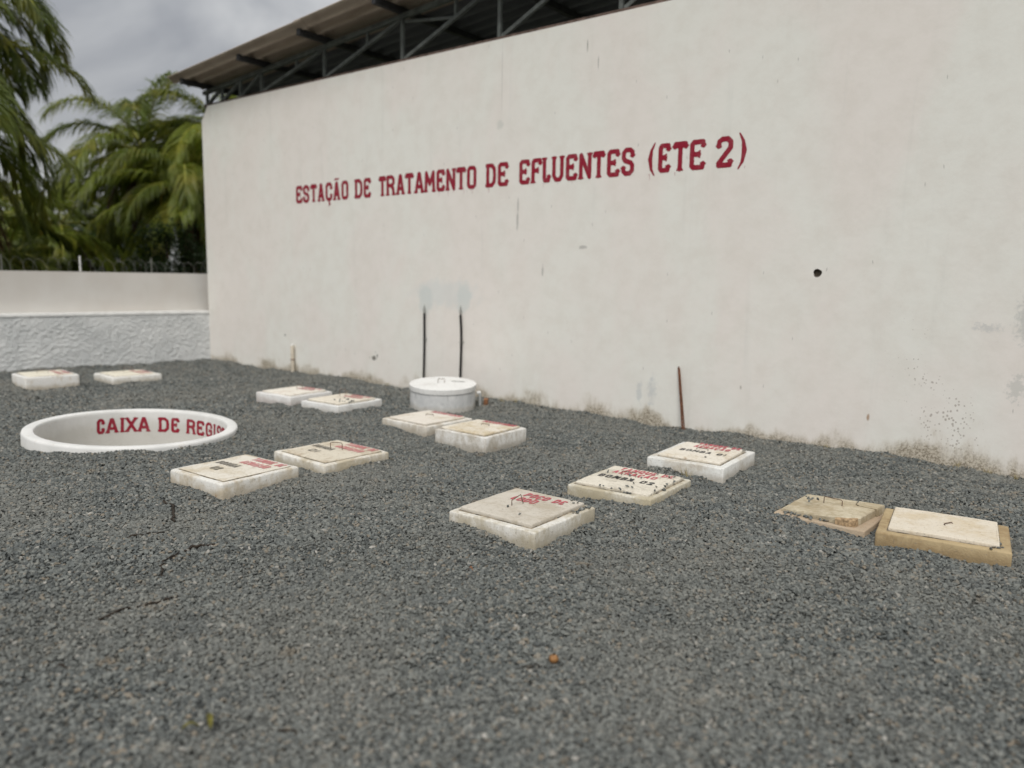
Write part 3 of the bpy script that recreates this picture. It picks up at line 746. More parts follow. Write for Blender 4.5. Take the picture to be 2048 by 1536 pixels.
# ------------------------------------------------------------------ inspection chambers
def slab(w, d, z0, z1, nseg, seed, wav=.004, r=.02, corner=.03):
    """a slab with rounded top edge and slightly wavy cast sides, as one closed mesh"""
    per = []
    hw, hd = w / 2, d / 2
    def side(ax, ay, bx, by):
        for i in range(nseg): t = i / nseg; per.append((ax + (bx - ax) * t, ay + (by - ay) * t))
    pts = []
    c = corner; arcs = [(hw - c, -hd + c, -90), (hw - c, hd - c, 0), (-hw + c, hd - c, 90), (-hw + c, -hd + c, 180)]
    for k, (cx_, cy_, a0) in enumerate(arcs):
        for i in range(4):
            a = math.radians(a0 + 90 * i / 3); pts.append((cx_ + c * math.cos(a), cy_ + c * math.sin(a)))
        nx_, ny_, a1 = arcs[(k + 1) % 4]; a = math.radians(a0 + 90)
        e = (cx_ + c * math.cos(a), cy_ + c * math.sin(a)); s_ = (nx_ + c * math.cos(math.radians(a1)), ny_ + c * math.sin(math.radians(a1)))
        for i in range(1, nseg): t = i / nseg; pts.append((e[0] + (s_[0] - e[0]) * t, e[1] + (s_[1] - e[1]) * t))
    n = len(pts); prof = [(0, z0), (.001, (z0 + z1) / 2), (0, z1 - r), (-r * .3, z1 - r * .3), (-r, z1), (-r * 2.6, z1 + .0)]
    vs = []
    for off, z in prof:
        for x, y in pts:
            L = math.hypot(x, y); fx = (abs(x) + off) / max(abs(x), 1e-6) if abs(x) > .05 else 1; fy = (abs(y) + off) / max(abs(y), 1e-6) if abs(y) > .05 else 1
            kx = 1 + off / hw; ky = 1 + off / hd
            w_ = wav * mn.noise(Vector((x * 4 + seed * 7.1, y * 4, z * 5))) * 2
            vs.append((x * kx * (1 + w_), y * ky * (1 + w_), z + (wav * .9 * mn.noise(Vector((x * 5, y * 5 + seed, 4))) if z > z0 + .01 else 0)))
    fs = [(i * n + k, i * n + (k + 1) % n, (i + 1) * n + (k + 1) % n, (i + 1) * n + k) for i in range(len(prof) - 1) for k in range(n)]
    q = len(vs); vs += vs[-n:]; fs.append(tuple(range(q, q + n)))
    m = MB(); m.add(vs, fs); return m

def handle_part(parent, x, y, z, w=.09, h=.05, rot=0.0, lean=0.0, bent=False):
    c, s = math.cos(rot), math.sin(rot); a = Vector((-w / 2 * c, -w / 2 * s, 0)); b_ = -a; up = Vector((-s * lean, c * lean, 1)).normalized() * h
    o = Vector((x, y, z))
    if bent: pts = [o + a, o + a + up * .7, o + b_ * .55 + up * 1.35, o + b_ + up * .1]
    else: pts = [o + a - Vector((0, 0, .004)), o + a + up * .85, o + a * .85 + up, o + b_ * .85 + up, o + b_ + up * .85, o + b_ - Vector((0, 0, .004))]
    m = MB(); m.tube(pts, .0033, 6); return m.build('handle', M_HANDLE, parent)

WHITE = (.69, .675, .63); CREAM = (.68, .635, .54); GREYB = (.54, .50, .43); DIRT = (.44, .39, .29)
def chamber(key, label, name, lines, plate, plate_t, base_paint, base_dirt, lid_paint, lid_dirt, ab=.35, al=.4, rust=.3, poff=(0, 0), hd=None, bow=.02, group=None, seed=1):
    cx_, cy_, w, d, h, yaw = BOX[key]
    root = empty(name, (cx_, cy_, 0), math.radians(yaw)); tag(root, label, 'manhole', group)
    bm_ = concrete_mat(name + '_base', base_paint, base_dirt, ab, seed, rust * .5)
    lm_ = concrete_mat(name + '_lid', lid_paint, lid_dirt, al, seed + 5.5, rust)
    slab(w, d, -.15, h, 8, seed, .007, bow * .5, bow * .75).build('base', bm_, root, smooth=True)
    # dark joint between frame and cover
    j = MB(); j.box((poff[0], poff[1], h - .002), (plate[0] + .018, plate[1] + .018, .008)); j.build('joint', M_JOINT, root)
    zt = h + plate_t
    lid = slab(plate[0], plate[1], h + .0025, zt, 6, seed + 3, .004, .006, .010).build('cover', lm_, root, smooth=True)
    lid.location = (poff[0], poff[1], 0)
    if hd:
        hx_, hy_, hw_, hh_, hr_, hl_, bt_ = hd
        handle_part(root, hx_, hy_, zt, hw_, hh_, hr_, hl_, bt_)
    for t, x0_, x1_, y0_, hh, mat_, sw, sh in lines:
        def make(m, mat_=mat_): m.build('painted_letter', mat_, lid).location = (0, 0, zt + .0022)
        line_mesh(make, t, x0_, x1_, y0_, hh, sw, lambda a, b: (a, b, 0))
    return root
M_JOINT = simple_mat('joint_dirt', (.24, .20, .145), .95, 0, 22, .75)
PAIRS = 'white concrete inspection chambers set in the gravel'
# lines: text, x0, x1 (cover frame), baseline y, height, paint, stroke, shear
chamber('poco', 'chamber with beige grey cover marked POÇO DE LODO in red', 'sludge_well_chamber',
        [('POÇO DE', -.125, .20, .155, .085, M_REDF, .014, .0), ('LODO.', -.15, .07, .045, .085, M_REDF, .014, .0)],
        (.57, .60), .025, WHITE, DIRT, GREYB, (.42, .37, .29), .72, .4, .35, (-.005, .01), (-.03, -.02, .085, .05, 1.15, .0, True), .02, PAIRS, 1)
chamber('bomba2', 'chamber with stone strewn cover marked TANQUE DE AERAÇÃO BOMBA 02', 'pump_chamber',
        [('TANQUE DE', -.20, .25, .20, .085, M_REDF, .015, 0), ('AERAÇÃO', -.21, .16, .09, .085, M_REDF, .015, 0), ('BOMBA 02', -.25, .21, -.07, .085, M_BLACK, .018, 0)],
        (.60, .62), .022, (.67, .65, .58), (.44, .385, .27), CREAM, (.44, .40, .32), .75, .35, .3, (0, .0), (-.05, .07, .12, .035, .05, .5, False), .018, PAIRS, 2)
chamber('bomba1', 'clean white chamber marked BOMBA 01, nearest the rusty bar on the wall', 'pump_chamber',
        [('TANQUE DE', -.14, .24, .24, .085, M_REDF, .015, 0), ('AERAÇÃO', -.14, .18, .13, .085, M_REDF, .015, 0), ('BOMBA 01', -.19, .22, -.07, .08, M_BLACK, .017, 0)],
        (.54, .62), .022, (.70, .70, .67), (.50, .455, .38), (.71, .665, .58), (.54, .46, .33), .32, .3, .3, (0, .01), (-.02, .05, .1, .02, .1, .8, False), .018, PAIRS, 3)
chamber('decL', 'left of the two chambers marked DECANTADOR, in front of the round concrete drum', 'settling_chamber',
        [('DECANTADOR', -.17, .27, .205, .075, M_REDF, .015, 0)],
        (.57, .57), .02, (.72, .70, .65), (.47, .42, .34), (.70, .655, .58), (.52, .45, .34), .62, .3, .2, (0, .0), (-.02, .05, .09, .018, .3, .8, False), .018, PAIRS, 4)
chamber('decR', 'right and taller of the two chambers marked DECANTADOR, with damp stains on its sides', 'settling_chamber',
        [('DECANTADOR', -.15, .25, .19, .075, M_REDF, .015, 0)],
        (.54, .54), .02, (.70, .69, .66), (.44, .40, .33), (.70, .65, .56), (.52, .43, .28), .5, .4, .25, (0, .0), (0, .06, .09, .018, .1, .8, False), .022, PAIRS, 5)
chamber('cL', 'pale chamber in the pair left of the drum, the left one farther from it', 'filter_chamber',
        [('TANQUE DE', -.10, .24, .20, .07, M_REDW, .013, 0), ('AERAÇÃO', -.10, .20, .11, .07, M_REDW, .013, 0)],
        (.55, .56), .02, (.71, .70, .68), (.54, .48, .44), (.74, .70, .62), (.55, .45, .36), .15, .25, .15, (0, .0), (-.02, .1, .08, .05, 1.4, .0, False), .022, PAIRS, 6)
chamber('cR', 'chamber with pebbles on its cover, right one of the pair left of the drum', 'filter_chamber',
        [('TANQUE DE', -.10, .24, .20, .075, M_REDW, .016, 0), ('AERAÇÃO', -.10, .20, .10, .075, M_REDW, .016, 0)],
        (.55, .58), .022, (.71, .71, .69), (.56, .53, .48), (.72, .67, .57), (.50, .42, .33), .12, .3, .25, (0, .0), (-.10, .10, .08, .09, 1.4, .0, False), .02, PAIRS, 7)
chamber('dL', 'chamber with yellowed side, near left one of the pair by the open ring', 'equalising_chamber',
        [('TANQUE DE', -.10, .27, .21, .08, M_REDW, .018, 0), ('AERAÇÃO', -.10, .22, .10, .08, M_REDW, .018, 0), ('BOMBA', -.24, .02, -.02, .075, M_BLACKF, .016, 0), ('02', -.12, -.02, -.15, .075, M_BLACKF, .016, 0)],
        (.58, .58), .008, (.68, .67, .63), (.48, .41, .30), (.66, .62, .54), (.50, .43, .31), .6, .3, .25, (0, .0), None, .03, PAIRS, 8)
chamber('dR', 'chamber with tall rusty handle, right one of the pair by the open ring', 'equalising_chamber',
        [('TANQUE DE', -.10, .29, .21, .08, M_REDW, .018, 0), ('AERAÇÃO', -.10, .24, .10, .08, M_REDW, .018, 0), ('BOMBA', -.27, .0, -.02, .075, M_BLACKF, .016, 0), ('01', -.15, -.03, -.15, .075, M_BLACKF, .016, 0)],
        (.62, .58), .012, (.73, .71, .66), (.45, .39, .28), (.61, .56, .46), (.42, .34, .24), .6, .4, .35, (0, .0), (.0, .05, .11, .06, .5, .0, False), .024, PAIRS, 9)
chamber('f1', 'tall sided white chamber, left one of two by the roughcast wall', 'far_chamber',
        [('TANQUE', -.15, .24, .20, .07, M_REDW, .016, 0), ('DE AERAÇÃO', -.22, .25, .10, .07, M_REDW, .016, 0)],
        (.56, .54), .012, (.70, .69, .66), (.50, .42, .30), (.72, .68, .57), (.55, .48, .34), .12, .2, .1, (0, .0), (-.05, -.02, .14, .035, .9, .0, False), .03, PAIRS, 10)
chamber('f2', 'low white chamber with upright handle, right one of two by the roughcast wall', 'far_chamber',
        [('TANQUE', -.15, .24, .20, .07, M_REDW, .016, 0), ('DE AERAÇÃO', -.22, .25, .10, .07, M_REDW, .016, 0)],
        (.56, .56), .014, (.72, .71, .67), (.50, .45, .36), (.72, .68, .57), (.55, .48, .34), .2, .2, .2, (0, .0), (-.03, .02, .12, .07, 1.0, .0, False), .03, PAIRS, 11)

def unpainted():
    # right-hand tan pair
    cx_, cy_, w, d, h, yaw = BOX['tR']
    root = empty('bare_chamber', (cx_, cy_, 0), math.radians(yaw)); tag(root, 'bare tan chamber with an off white unmarked cover at the right edge', 'manhole', 'unpainted chambers at the right')
    slab(w, d, -.15, h, 8, 21, .006, .010, .012).build('base', concrete_mat('tan_base', (.43, .335, .195), (.30, .215, .115), .5, 21, .4), root, smooth=True)
    j = MB(); j.box((.0, .015, h - .001), (.60, .53, .008)); j.build('joint', M_JOINT, root)
    lid = slab(.585, .515, h + .0035, h + .024, 6, 22, .004, .004, .008).build('cover', concrete_mat('tan_cover', (.66, .60, .50), (.56, .47, .33), .35, 22, .1), root, smooth=True)
    lid.location = (0, .015, 0)
    handle_part(root, .03, .03, h + .024, .075, .012, 1.0, 1.4)
    cx_, cy_, w, d, h, yaw = BOX['tL']
    root = empty('broken_chamber', (cx_, cy_, 0), math.radians(yaw)); tag(root, 'low brown chamber with a thick cracked beige cover beside the off white one', 'manhole', 'unpainted chambers at the right')
    slab(w, d, -.15, h, 8, 31, .006, .008, .01).build('base', concrete_mat('brown_base', (.44, .32, .215), (.50, .41, .30), .4, 31, .6), root, smooth=True)
    lm = concrete_mat('cracked_cover', (.58, .52, .39), (.38, .31, .20), .42, 32, .4)
    z0, z1 = h + .003, h + .055
    tz = lambda x: -.030 * (.27 - x) / .54
    def prism(poly, name, mat):
        n = len(poly); rr = random.Random(3)
        vs = [(x * 1.01, y * 1.01, z0) for x, y in poly] + [(x + rr.uniform(-.004, .004), y + rr.uniform(-.004, .004), z1 - .008 + tz(x)) for x, y in poly] + [(x * .98, y * .98, z1 + tz(x)) for x, y in poly]
        fs = [(i, (i + 1) % n, n + (i + 1) % n, n + i) for i in range(n)] + [(n + i, n + (i + 1) % n, 2 * n + (i + 1) % n, 2 * n + i) for i in range(n)] + [tuple(range(2 * n, 3 * n))]
        m = MB(); m.add(vs, fs); return m.build(name, mat, root)
    prism([(-.27, -.22), (-.12, -.245), (.02, -.24), (.105, -.248), (.172, -.226), (.20, -.195), (.235, -.17), (.235, -.12), (.245, .02), (.25, .09), (.13, .12), (.10, .155), (.09, .25), (-.1, .255), (-.27, .255)], 'cover', lm)
    prism([(.262, .10), (.268, .25), (.10, .262), (.112, .162), (.14, .13)], 'cracked_corner', lm)
    prism([(.105, -.262), (.185, -.262), (.222, -.236), (.232, -.20), (.205, -.205), (.18, -.232), (.12, -.25)], 'brick_corner', simple_mat('broken_edge', (.36, .255, .15), .9, 0, 60, .4, .004))
    handle_part(root, -.02, .06, z1 + tz(-.02), .13, .045, -.12, .0)
unpainted()

# ------------------------------------------------------------------ open ring (valve box)
def build_ring():
    x, y, R_, h = RING; root = empty('open_concrete_ring', (x, y, 0)); tag(root, 'open white concrete ring with maroon lettering on its inner wall, sunk in the gravel', 'well ring')
    fn = lambda a, r, z: float(ring_r(a))
    wt = .100; root.rotation_euler = Vector((.038, .028, 1)).to_track_quat('Z', 'X').to_euler(); SPIN = root.rotation_euler.to_matrix() @ Vector((1, 0, 0)); SP = math.atan2(SPIN.y, SPIN.x)
    m = MB(); m.lathe([(R_, -.15), (R_ + .004, h - .022), (R_ - .002, h - .004), (R_ - .012, h), (R_ - wt + .012, h), (R_ - wt + .002, h - .005), (R_ - wt, h - .03), (R_ - wt - .004, -.5), (R_ - wt - .02, -.72), (0.001, -.72)], 96, (0, 0, 0), fn)
    b = NB('ring_limewash'); v = b.coord(); col = b.mix(b.mr(b.noise(v, 3, 5, .6), .3, .7), (.60, .60, .58), (.69, .685, .665))
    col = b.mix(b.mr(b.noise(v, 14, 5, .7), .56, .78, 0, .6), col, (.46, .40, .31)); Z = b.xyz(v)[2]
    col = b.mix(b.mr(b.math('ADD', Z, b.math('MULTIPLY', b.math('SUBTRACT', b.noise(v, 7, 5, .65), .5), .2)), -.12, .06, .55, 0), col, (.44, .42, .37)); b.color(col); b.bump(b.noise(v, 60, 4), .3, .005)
    m.build('ring_wall', b.m, root, smooth=True)
    ang = lambda a: R_ - wt + float(ring_r(a)) - .004
    def place(ch, a0, a1, z0, hh):
        rr = ang((a0 + a1) / 2); w = abs(a1 - a0) * rr
        base = {'Ç': 'C'}
        vs, fs = glyph_mesh(ch, w, hh, .031, wob=.001)
        m = MB(); pts = []
        for u, v_ in vs:
            a = a0 + (a1 - a0) * u / w; r_ = ang(a); pts.append((r_ * math.cos(a), r_ * math.sin(a), z0 + v_))
        m.add(pts, fs); m.build('painted_letter', M_RED, root)
    for ch, a0, a1 in RING_TEXT: place(ch, math.radians(a0) - SP, math.radians(a1) - SP, -.155, .165)
# angles (degrees) of each letter on the far inner side, reading left to right
RING_TEXT = [('C', 179.6, 174.2), ('A', 173.2, 165.4), ('I', 164.2, 160.9), ('X', 160.4, 152.9), ('A', 152.2, 144.4), ('D', 138.2, 130.8), ('E', 129.4, 123.2),
             ('R', 117.4, 110.0), ('E', 108.7, 101.4), ('G', 100.0, 92.6), ('I', 91.6, 87.6), ('S', 86.6, 79.0), ('T', 78.2, 71.0), ('R', 70.0, 62.6), ('O', 61.6, 54.6)]
build_ring()

# ------------------------------------------------------------------ drum with lid
def build_drum():
    x, y, r, h = DRUM; root = empty('concrete_drum', (x, y, 0)); tag(root, 'round whitewashed concrete chamber with a thick lid standing against the main wall', 'concrete chamber')
    b = NB('drum_limewash'); v = b.coord(); X, Y, Z = b.xyz(v)
    col = b.mix(b.mr(b.noise(b.mapping(v, (1, 1, .8)), 6, 5, .65), .3, .7), (.66, .66, .65), (.50, .51, .51))
    col = b.mix(b.mr(b.noise(b.mapping(v, (1, 1, .35)), 22, 5, .7), .52, .72, 0, .75), col, (.33, .34, .34))
    col = b.mix(b.mr(b.math('ADD', Z, b.math('MULTIPLY', b.noise(v, 8, 4), .12)), .07, .14, .5, 0), col, (.42, .38, .31))
    b.color(col); b.bump(b.math('ADD', b.noise(b.mapping(v, (1, 1, 3)), 45, 4), b.noise(v, 9)), .6, .008)
    m = MB(); m.lathe([(r, -.15), (r, .0), (r + .004, h * .5), (r, h)], 64); m.build('body', b.m, root, smooth=True)
    j = MB(); j.lathe([(r - .012, h - .002), (r - .012, h + .014)], 48); j.build('joint', M_JOINT, root)
    lm = concrete_mat('drum_lid_paint', (.76, .76, .74), (.62, .61, .58), .2, 3.3, .1)
    m = MB(); m.lathe([(0.001, h + .012), (r + .012, h + .012), (r + .014, h + .070), (r + .009, h + .075), (r * .6, h + .080), (0.001, h + .083)], 64)
    lid = m.build('lid', lm, root)
    tl = Matrix.Rotation(math.radians(4.0), 4, Vector((.728, .686, 0)))
    lid.matrix_local = Matrix.Translation((0, 0, h)) @ tl @ Matrix.Translation((0, 0, -h))
    hh = MB(); hh.tube([(-.04, 0, .075), (-.04, 0, .125), (-.03, 0, .135), (.03, 0, .135), (.04, 0, .125), (.04, 0, .075)], .004, 6)
    o = hh.build('handle', M_HANDLE, lid); o.location = (.0, -.03, h); o.rotation_euler = (0, 0, math.radians(43))
    k = MB(); k.tube([(-.08, 0, 0), (.08, 0, .0)], .004, 5); o = k.build('crack_wire', M_WIRE, lid); o.location = (.1, .17, h + .085); o.rotation_euler = (0, 0, .6)
    # side pipe and brick bit
    p = empty('drain_pipe', (0, 0, 0)); tag(p, 'short grey pipe elbow going down beside the drum', 'pipe')
    m = MB(); m.tube([(-6.205, 7.20, .165), (-6.165, 7.23, .17)], [.022, .022], 10); m.build('elbow', M_LIME, p, smooth=True)
    m = MB(); m.tube([(-6.17, 7.225, .165), (-6.17, 7.225, -.05)], .017, 10); m.build('tube', M_PIPEGREY, p, smooth=True)
    m = MB(); m.box((0, 0, 0), (.05, .06, .10)); o = m.build('brick_fragment', M_BRICK, None, bevel=.006); o.location = (-6.12, 7.28, .045); o.rotation_euler = (.2, .1, .5)
    tag(o, 'small orange brick fragment by the pipe at the right of the drum', 'brick')
build_drum()

# ------------------------------------------------------------------ conduits, pipe, bar
def build_hoses():
    for x, zt, lab, bend in ((-7.547, 1.09, 'left black hose clamped to the wall above the drum', 0), (-6.861, 1.095, 'right black hose clamped to the wall above the drum, bent near its top', .014)):
        r = empty('black_hose', (x, WALL_Y, 0)); tag(r, lab, 'hose', 'black hoses rising behind the drum')
        pts = [(-.012, -.03, -.05), (-.006, -.028, .3), (0, -.024, .6), (.002, -.024, .75), (0, -.024, .9), (-bend, -.024, zt)]
        m = MB(); m.tube(pts, .0155, 10); m.build('hose_tube', M_HOSE, r, smooth=True)
        m = MB(); m.tube([(-.02, -.022, .73), (-.01, -.042, .732), (.012, -.042, .732), (.02, -.02, .733), (.035, -.006, .734)], .006, 6); m.build('clamp', M_WIRE, r)
        w = MB(); rr = random.Random(int(x * 100))
        for k in range(3):
            a = -bend; w.tube([(a + rr.uniform(-.008, .008), -.026, zt - .02), (a - .016 + .006 * k, -.03 - .003 * k, zt + .05), (a + .004 * k, -.028, zt + .10 + .015 * k), (a + .018 - .004 * k, -.026, zt + .05), (a + .006, -.024, zt - .02)], .0028, 5)
        w.build('wire_end', M_WIRE, r)
build_hoses()
def build_pipe():
    r = empty('pvc_pipe', (-10.53, WALL_Y - .045, 0)); tag(r, 'short upright cream pipe with a coupling against the far end of the main wall', 'pipe')
    m = MB(); m.tube([(0, 0, -.1), (0, 0, .21)], .030, 14); m.build('lower_tube', M_PVC, r, smooth=True)
    m = MB(); m.tube([(0, 0, .211), (0, 0, .222)], .036, 14); m.build('strap', M_RUST, r)
    m = MB(); m.tube([(0, 0, .223), (0, 0, .43), (0, 0, .445)], [.030, .030, .024], 14); m.build('upper_tube', M_PVC, r, smooth=True)
    m = MB(); m.tube([(0, 0, .4455), (0, 0, .47)], [.024, .018], 14); m.build('cap', M_LIME, r, smooth=True)
build_pipe()
def build_bar():
    r = empty('rusty_bar', (-3.575, 7.56, 0)); tag(r, 'rusty steel bar standing in the gravel and leaning on the white wall', 'steel bar')
    m = MB(); m.bar((0, 0, -.05), (-.120, .075, .66), .020, .008, (.3, -1, 0)); m.build('left_flange', M_RUST, r)
    m = MB(); m.bar((.027, -.005, -.05), (-.108, .070, .655), .012, .012, (.3, -1, 0)); m.build('right_flange', M_RUST, r)
    m = MB(); m.tube([(-.125, .070, .645), (-.117, .064, .672), (-.105, .070, .645)], .007, 6); m.build('hooked_tip', M_RUST, r)
build_bar()

# ------------------------------------------------------------------ litter on the gravel
def gz(x, y): return float(gheight(np.array(x), np.array(y)))
def twig(pts, rad, label, mat=M_TWIG, name='twig'):
    m = MB(); P = [(x, y, gz(x, y) + .012 + .006 * (i % 2)) for i, (x, y) in enumerate(pts)]
    n = len(P); Q = []
    rr = random.Random(int(abs(pts[0][0]) * 1000))
    for a, b_ in zip(P[:-1], P[1:]):
        for k in range(4): Q.append(tuple(Vector(a).lerp(Vector(b_), k / 4) + Vector((rr.gauss(0, .006), rr.gauss(0, .006), rr.gauss(-.004, .005)))))
    Q.append(P[-1]); n = len(Q); m.tube(Q, [rad * .62 * (1 - .6 * abs(i / (n - 1) - .35)) * rr.uniform(.7, 1.3) for i in range(n)], 6)
    o = m.build(name, mat, None, smooth=True); tag(o, label, 'twig' if name == 'twig' else 'leaf'); return o
twig([(-5.18, 2.64), (-5.0, 2.60), (-4.8, 2.51), (-4.68, 2.44)], .016, 'dark bent twig in front of the pair of chambers near the ring')
twig([(-4.58, 2.05), (-4.53, 2.17), (-4.51, 2.29)], .009, 'thin dark twig on the gravel, left of the bent one')
twig([(-3.565, 1.486), (-3.60, 1.60), (-3.58, 1.70), (-3.57, 1.812), (-3.56, 1.86)], .011, 'long straight dark twig on the gravel at the lower left')
twig([(-4.13, 2.21), (-4.10, 2.30), (-4.06, 2.36)], .013, 'short thick dark twig between the bent and the long straight twig')
twig([(-3.868, 1.941), (-3.96, 1.99), (-4.08, 2.06), (-4.13, 2.18)], .009, 'crooked thin twig just above the long straight twig')
twig([(-2.11, 1.51), (-2.19, 1.49), (-2.25, 1.475)], .006, 'small dark twig on the gravel near the bottom of the view')
twig([(-1.82, 2.36), (-1.76, 2.43), (-1.70, 2.50)], .004, 'thin twig beside the round brown fruit')
def leaf(x, y, yaw, l, w, label, mat=M_DRYLEAF):
    m = MB(); n = 6; vs = []
    for i in range(n + 1):
        t = i / n; ww = w * math.sin(PI * min(1, t * 1.02 + .02)) ** .6 / 2 if 0 < i < n else .001; z = .012 + .02 * math.sin(t * PI) + .01
        for s_ in (-1, 0, 1): vs.append(((t - .5) * l, s_ * ww, z + (.006 if s_ else 0)))
    fs = [(3 * i + k, 3 * i + 3 + k, 3 * i + 4 + k, 3 * i + 1 + k) for i in range(n) for k in (0, 1)]
    m.add(vs, fs); o = m.build('fallen_leaf', mat, None); o.location = (x, y, gz(x, y)); o.rotation_euler = (.1, .05, yaw); tag(o, label, 'leaf')
leaf(-2.42, 1.355, -.45 + PI, .12, .022, 'olive green strip of leaf lying on the gravel near the bottom left')
leaf(-2.43, 1.29, 1.15, .06, .018, 'small olive leaf touching the green strip near the bottom left')
leaf(-2.60, 2.98, .4, .03, .018, 'tiny orange brown leaf on the gravel below the sludge well chamber', M_BRICK)
leaf(-3.18, 1.165, .8, .05, .02, 'dark curled leaf on the gravel at the far lower left', M_TWIG)
def fruit():
    x, y = -1.732, 2.522; root = empty('fallen_fruit', (x, y, gz(x, y) + .022)); tag(root, 'round orange brown fruit lying on the gravel in the foreground', 'fruit')
    m = MB(); m.lathe([(.0005, -.020), (.012, -.017), (.019, -.008), (.021, .002), (.017, .013), (.009, .019), (.0005, .020)], 16, fn=lambda a, r, z: .0015 * math.sin(3 * a + z * 90))
    m.build('husk', M_NUT, root, smooth=True)
    m = MB(); m.tube([(0, 0, .018), (.003, .002, .026)], .004, 6); m.build('stalk', M_TWIG, root)
fruit()
def weeds():
    spots = [(-2.655, 5.70, .10), (-.55, 7.60, .06), (-.75, 7.62, .06), (-1.0, 7.62, .07), (-2.1, 7.62, .05), (-8.3, 7.62, .07), (-6.08, 7.55, .09), (-5.9, 7.6, .07)]
    labs = ['dry weed growing against the near side of the BOMBA 01 chamber', 'dry weed tuft at the wall foot, rightmost', 'dry weed tuft at the wall foot, second from the right', 'dry weed tuft at the wall foot, third from the right', 'tiny dry weed at the wall foot right of the rusty bar', 'dry weed tuft at the wall foot left of the drum', 'dry weed tuft beside the brick fragment right of the drum', 'dry weed tuft on the wall foot farther right of the drum']
    for (x, y, h), lb in zip(spots, labs):
        r = random.Random(int(x * 77)); m = MB()
        for k in range(16):
            a = r.uniform(0, 6.28); l = h * r.uniform(.5, 1.1); q = r.uniform(.15, .7); bx, by = r.gauss(0, .015), r.gauss(0, .008)
            ty = by + math.sin(a) * l * q; ty = min(ty, WALL_Y - y - .01)
            m.add([(bx - .002, by, 0), (bx + .002, by, 0), (bx + math.cos(a) * l * q, ty, l)], [(0, 1, 2)])
        o = m.build('dry_weed', M_GRASSDRY, None); o.location = (x, y, gz(x, y)); tag(o, lb, 'weed')
weeds()

# ------------------------------------------------------------------ palms and shrubs beyond the wall
def frond(base, az, el, length, droop, rng, dead=False, N=64, twist=0.0, leafl=.62, lw=.023):
    """returns (leaf MB, midrib MB)"""
    lf, rb = MB(), MB(); seg = 16; p = Vector(base); pts = [p.copy()]; dirs = []
    for i in range(seg):
        s = (i + .5) / seg; e = el - droop * s ** 1.25; a = az + twist * s
        d = Vector((math.cos(e) * math.cos(a), math.cos(e) * math.sin(a), math.sin(e))); dirs.append(d); p = p + d * length / seg; pts.append(p.copy())
    rb.tube(pts, [.030 * (1 - .85 * i / seg) + .003 for i in range(seg + 1)], 4, False)
    for k in range(N):
        s = .16 + .84 * k / (N - 1); f = s * seg; i = min(seg - 1, int(f)); q = pts[i].lerp(pts[i + 1], f - i); d = dirs[i]
        side = d.cross(Vector((0, 0, 1)))
        if side.length < .15: side = Vector((math.sin(az), -math.cos(az), 0))
        side.normalize(); upv = side.cross(d)
        L = leafl * (math.sin(PI * min(1, (s - .1) * 1.02)) ** .55 * .8 + .2) * rng.uniform(.82, 1.1)
        for sg in (-1, 1):
            if rng.random() < (.3 if dead else .04): continue
            sw = .55 + .55 * s + rng.uniform(-.12, .12)
            v = (side * sg * math.cos(sw) + d * math.sin(sw) + upv * rng.uniform(.0, .35)).normalized()
            g = rng.uniform(.4, .85) + (.6 if dead else 0)
            a0 = q; a1 = q + v * L * .45 + Vector((0, 0, -g * L * .10)); v2 = (v + Vector((0, 0, -g * 1.5))).normalized(); a2 = a1 + v2 * L * .35; v3 = (v2 + Vector((0, 0, -g * 1.2))).normalized(); a3 = a2 + v3 * L * .28
            wd = v.cross(upv); wd = (wd + upv * rng.uniform(-.5, .5)).normalized() * rng.uniform(.8, 1.2) * lw
            lf.add([a0 - wd * .4, a0 + wd * .4, a1 - wd, a1 + wd, a2 - wd * .75, a2 + wd * .75, a3], [(0, 1, 3, 2), (2, 3, 5, 4), (4, 5, 6)])
    return lf, rb

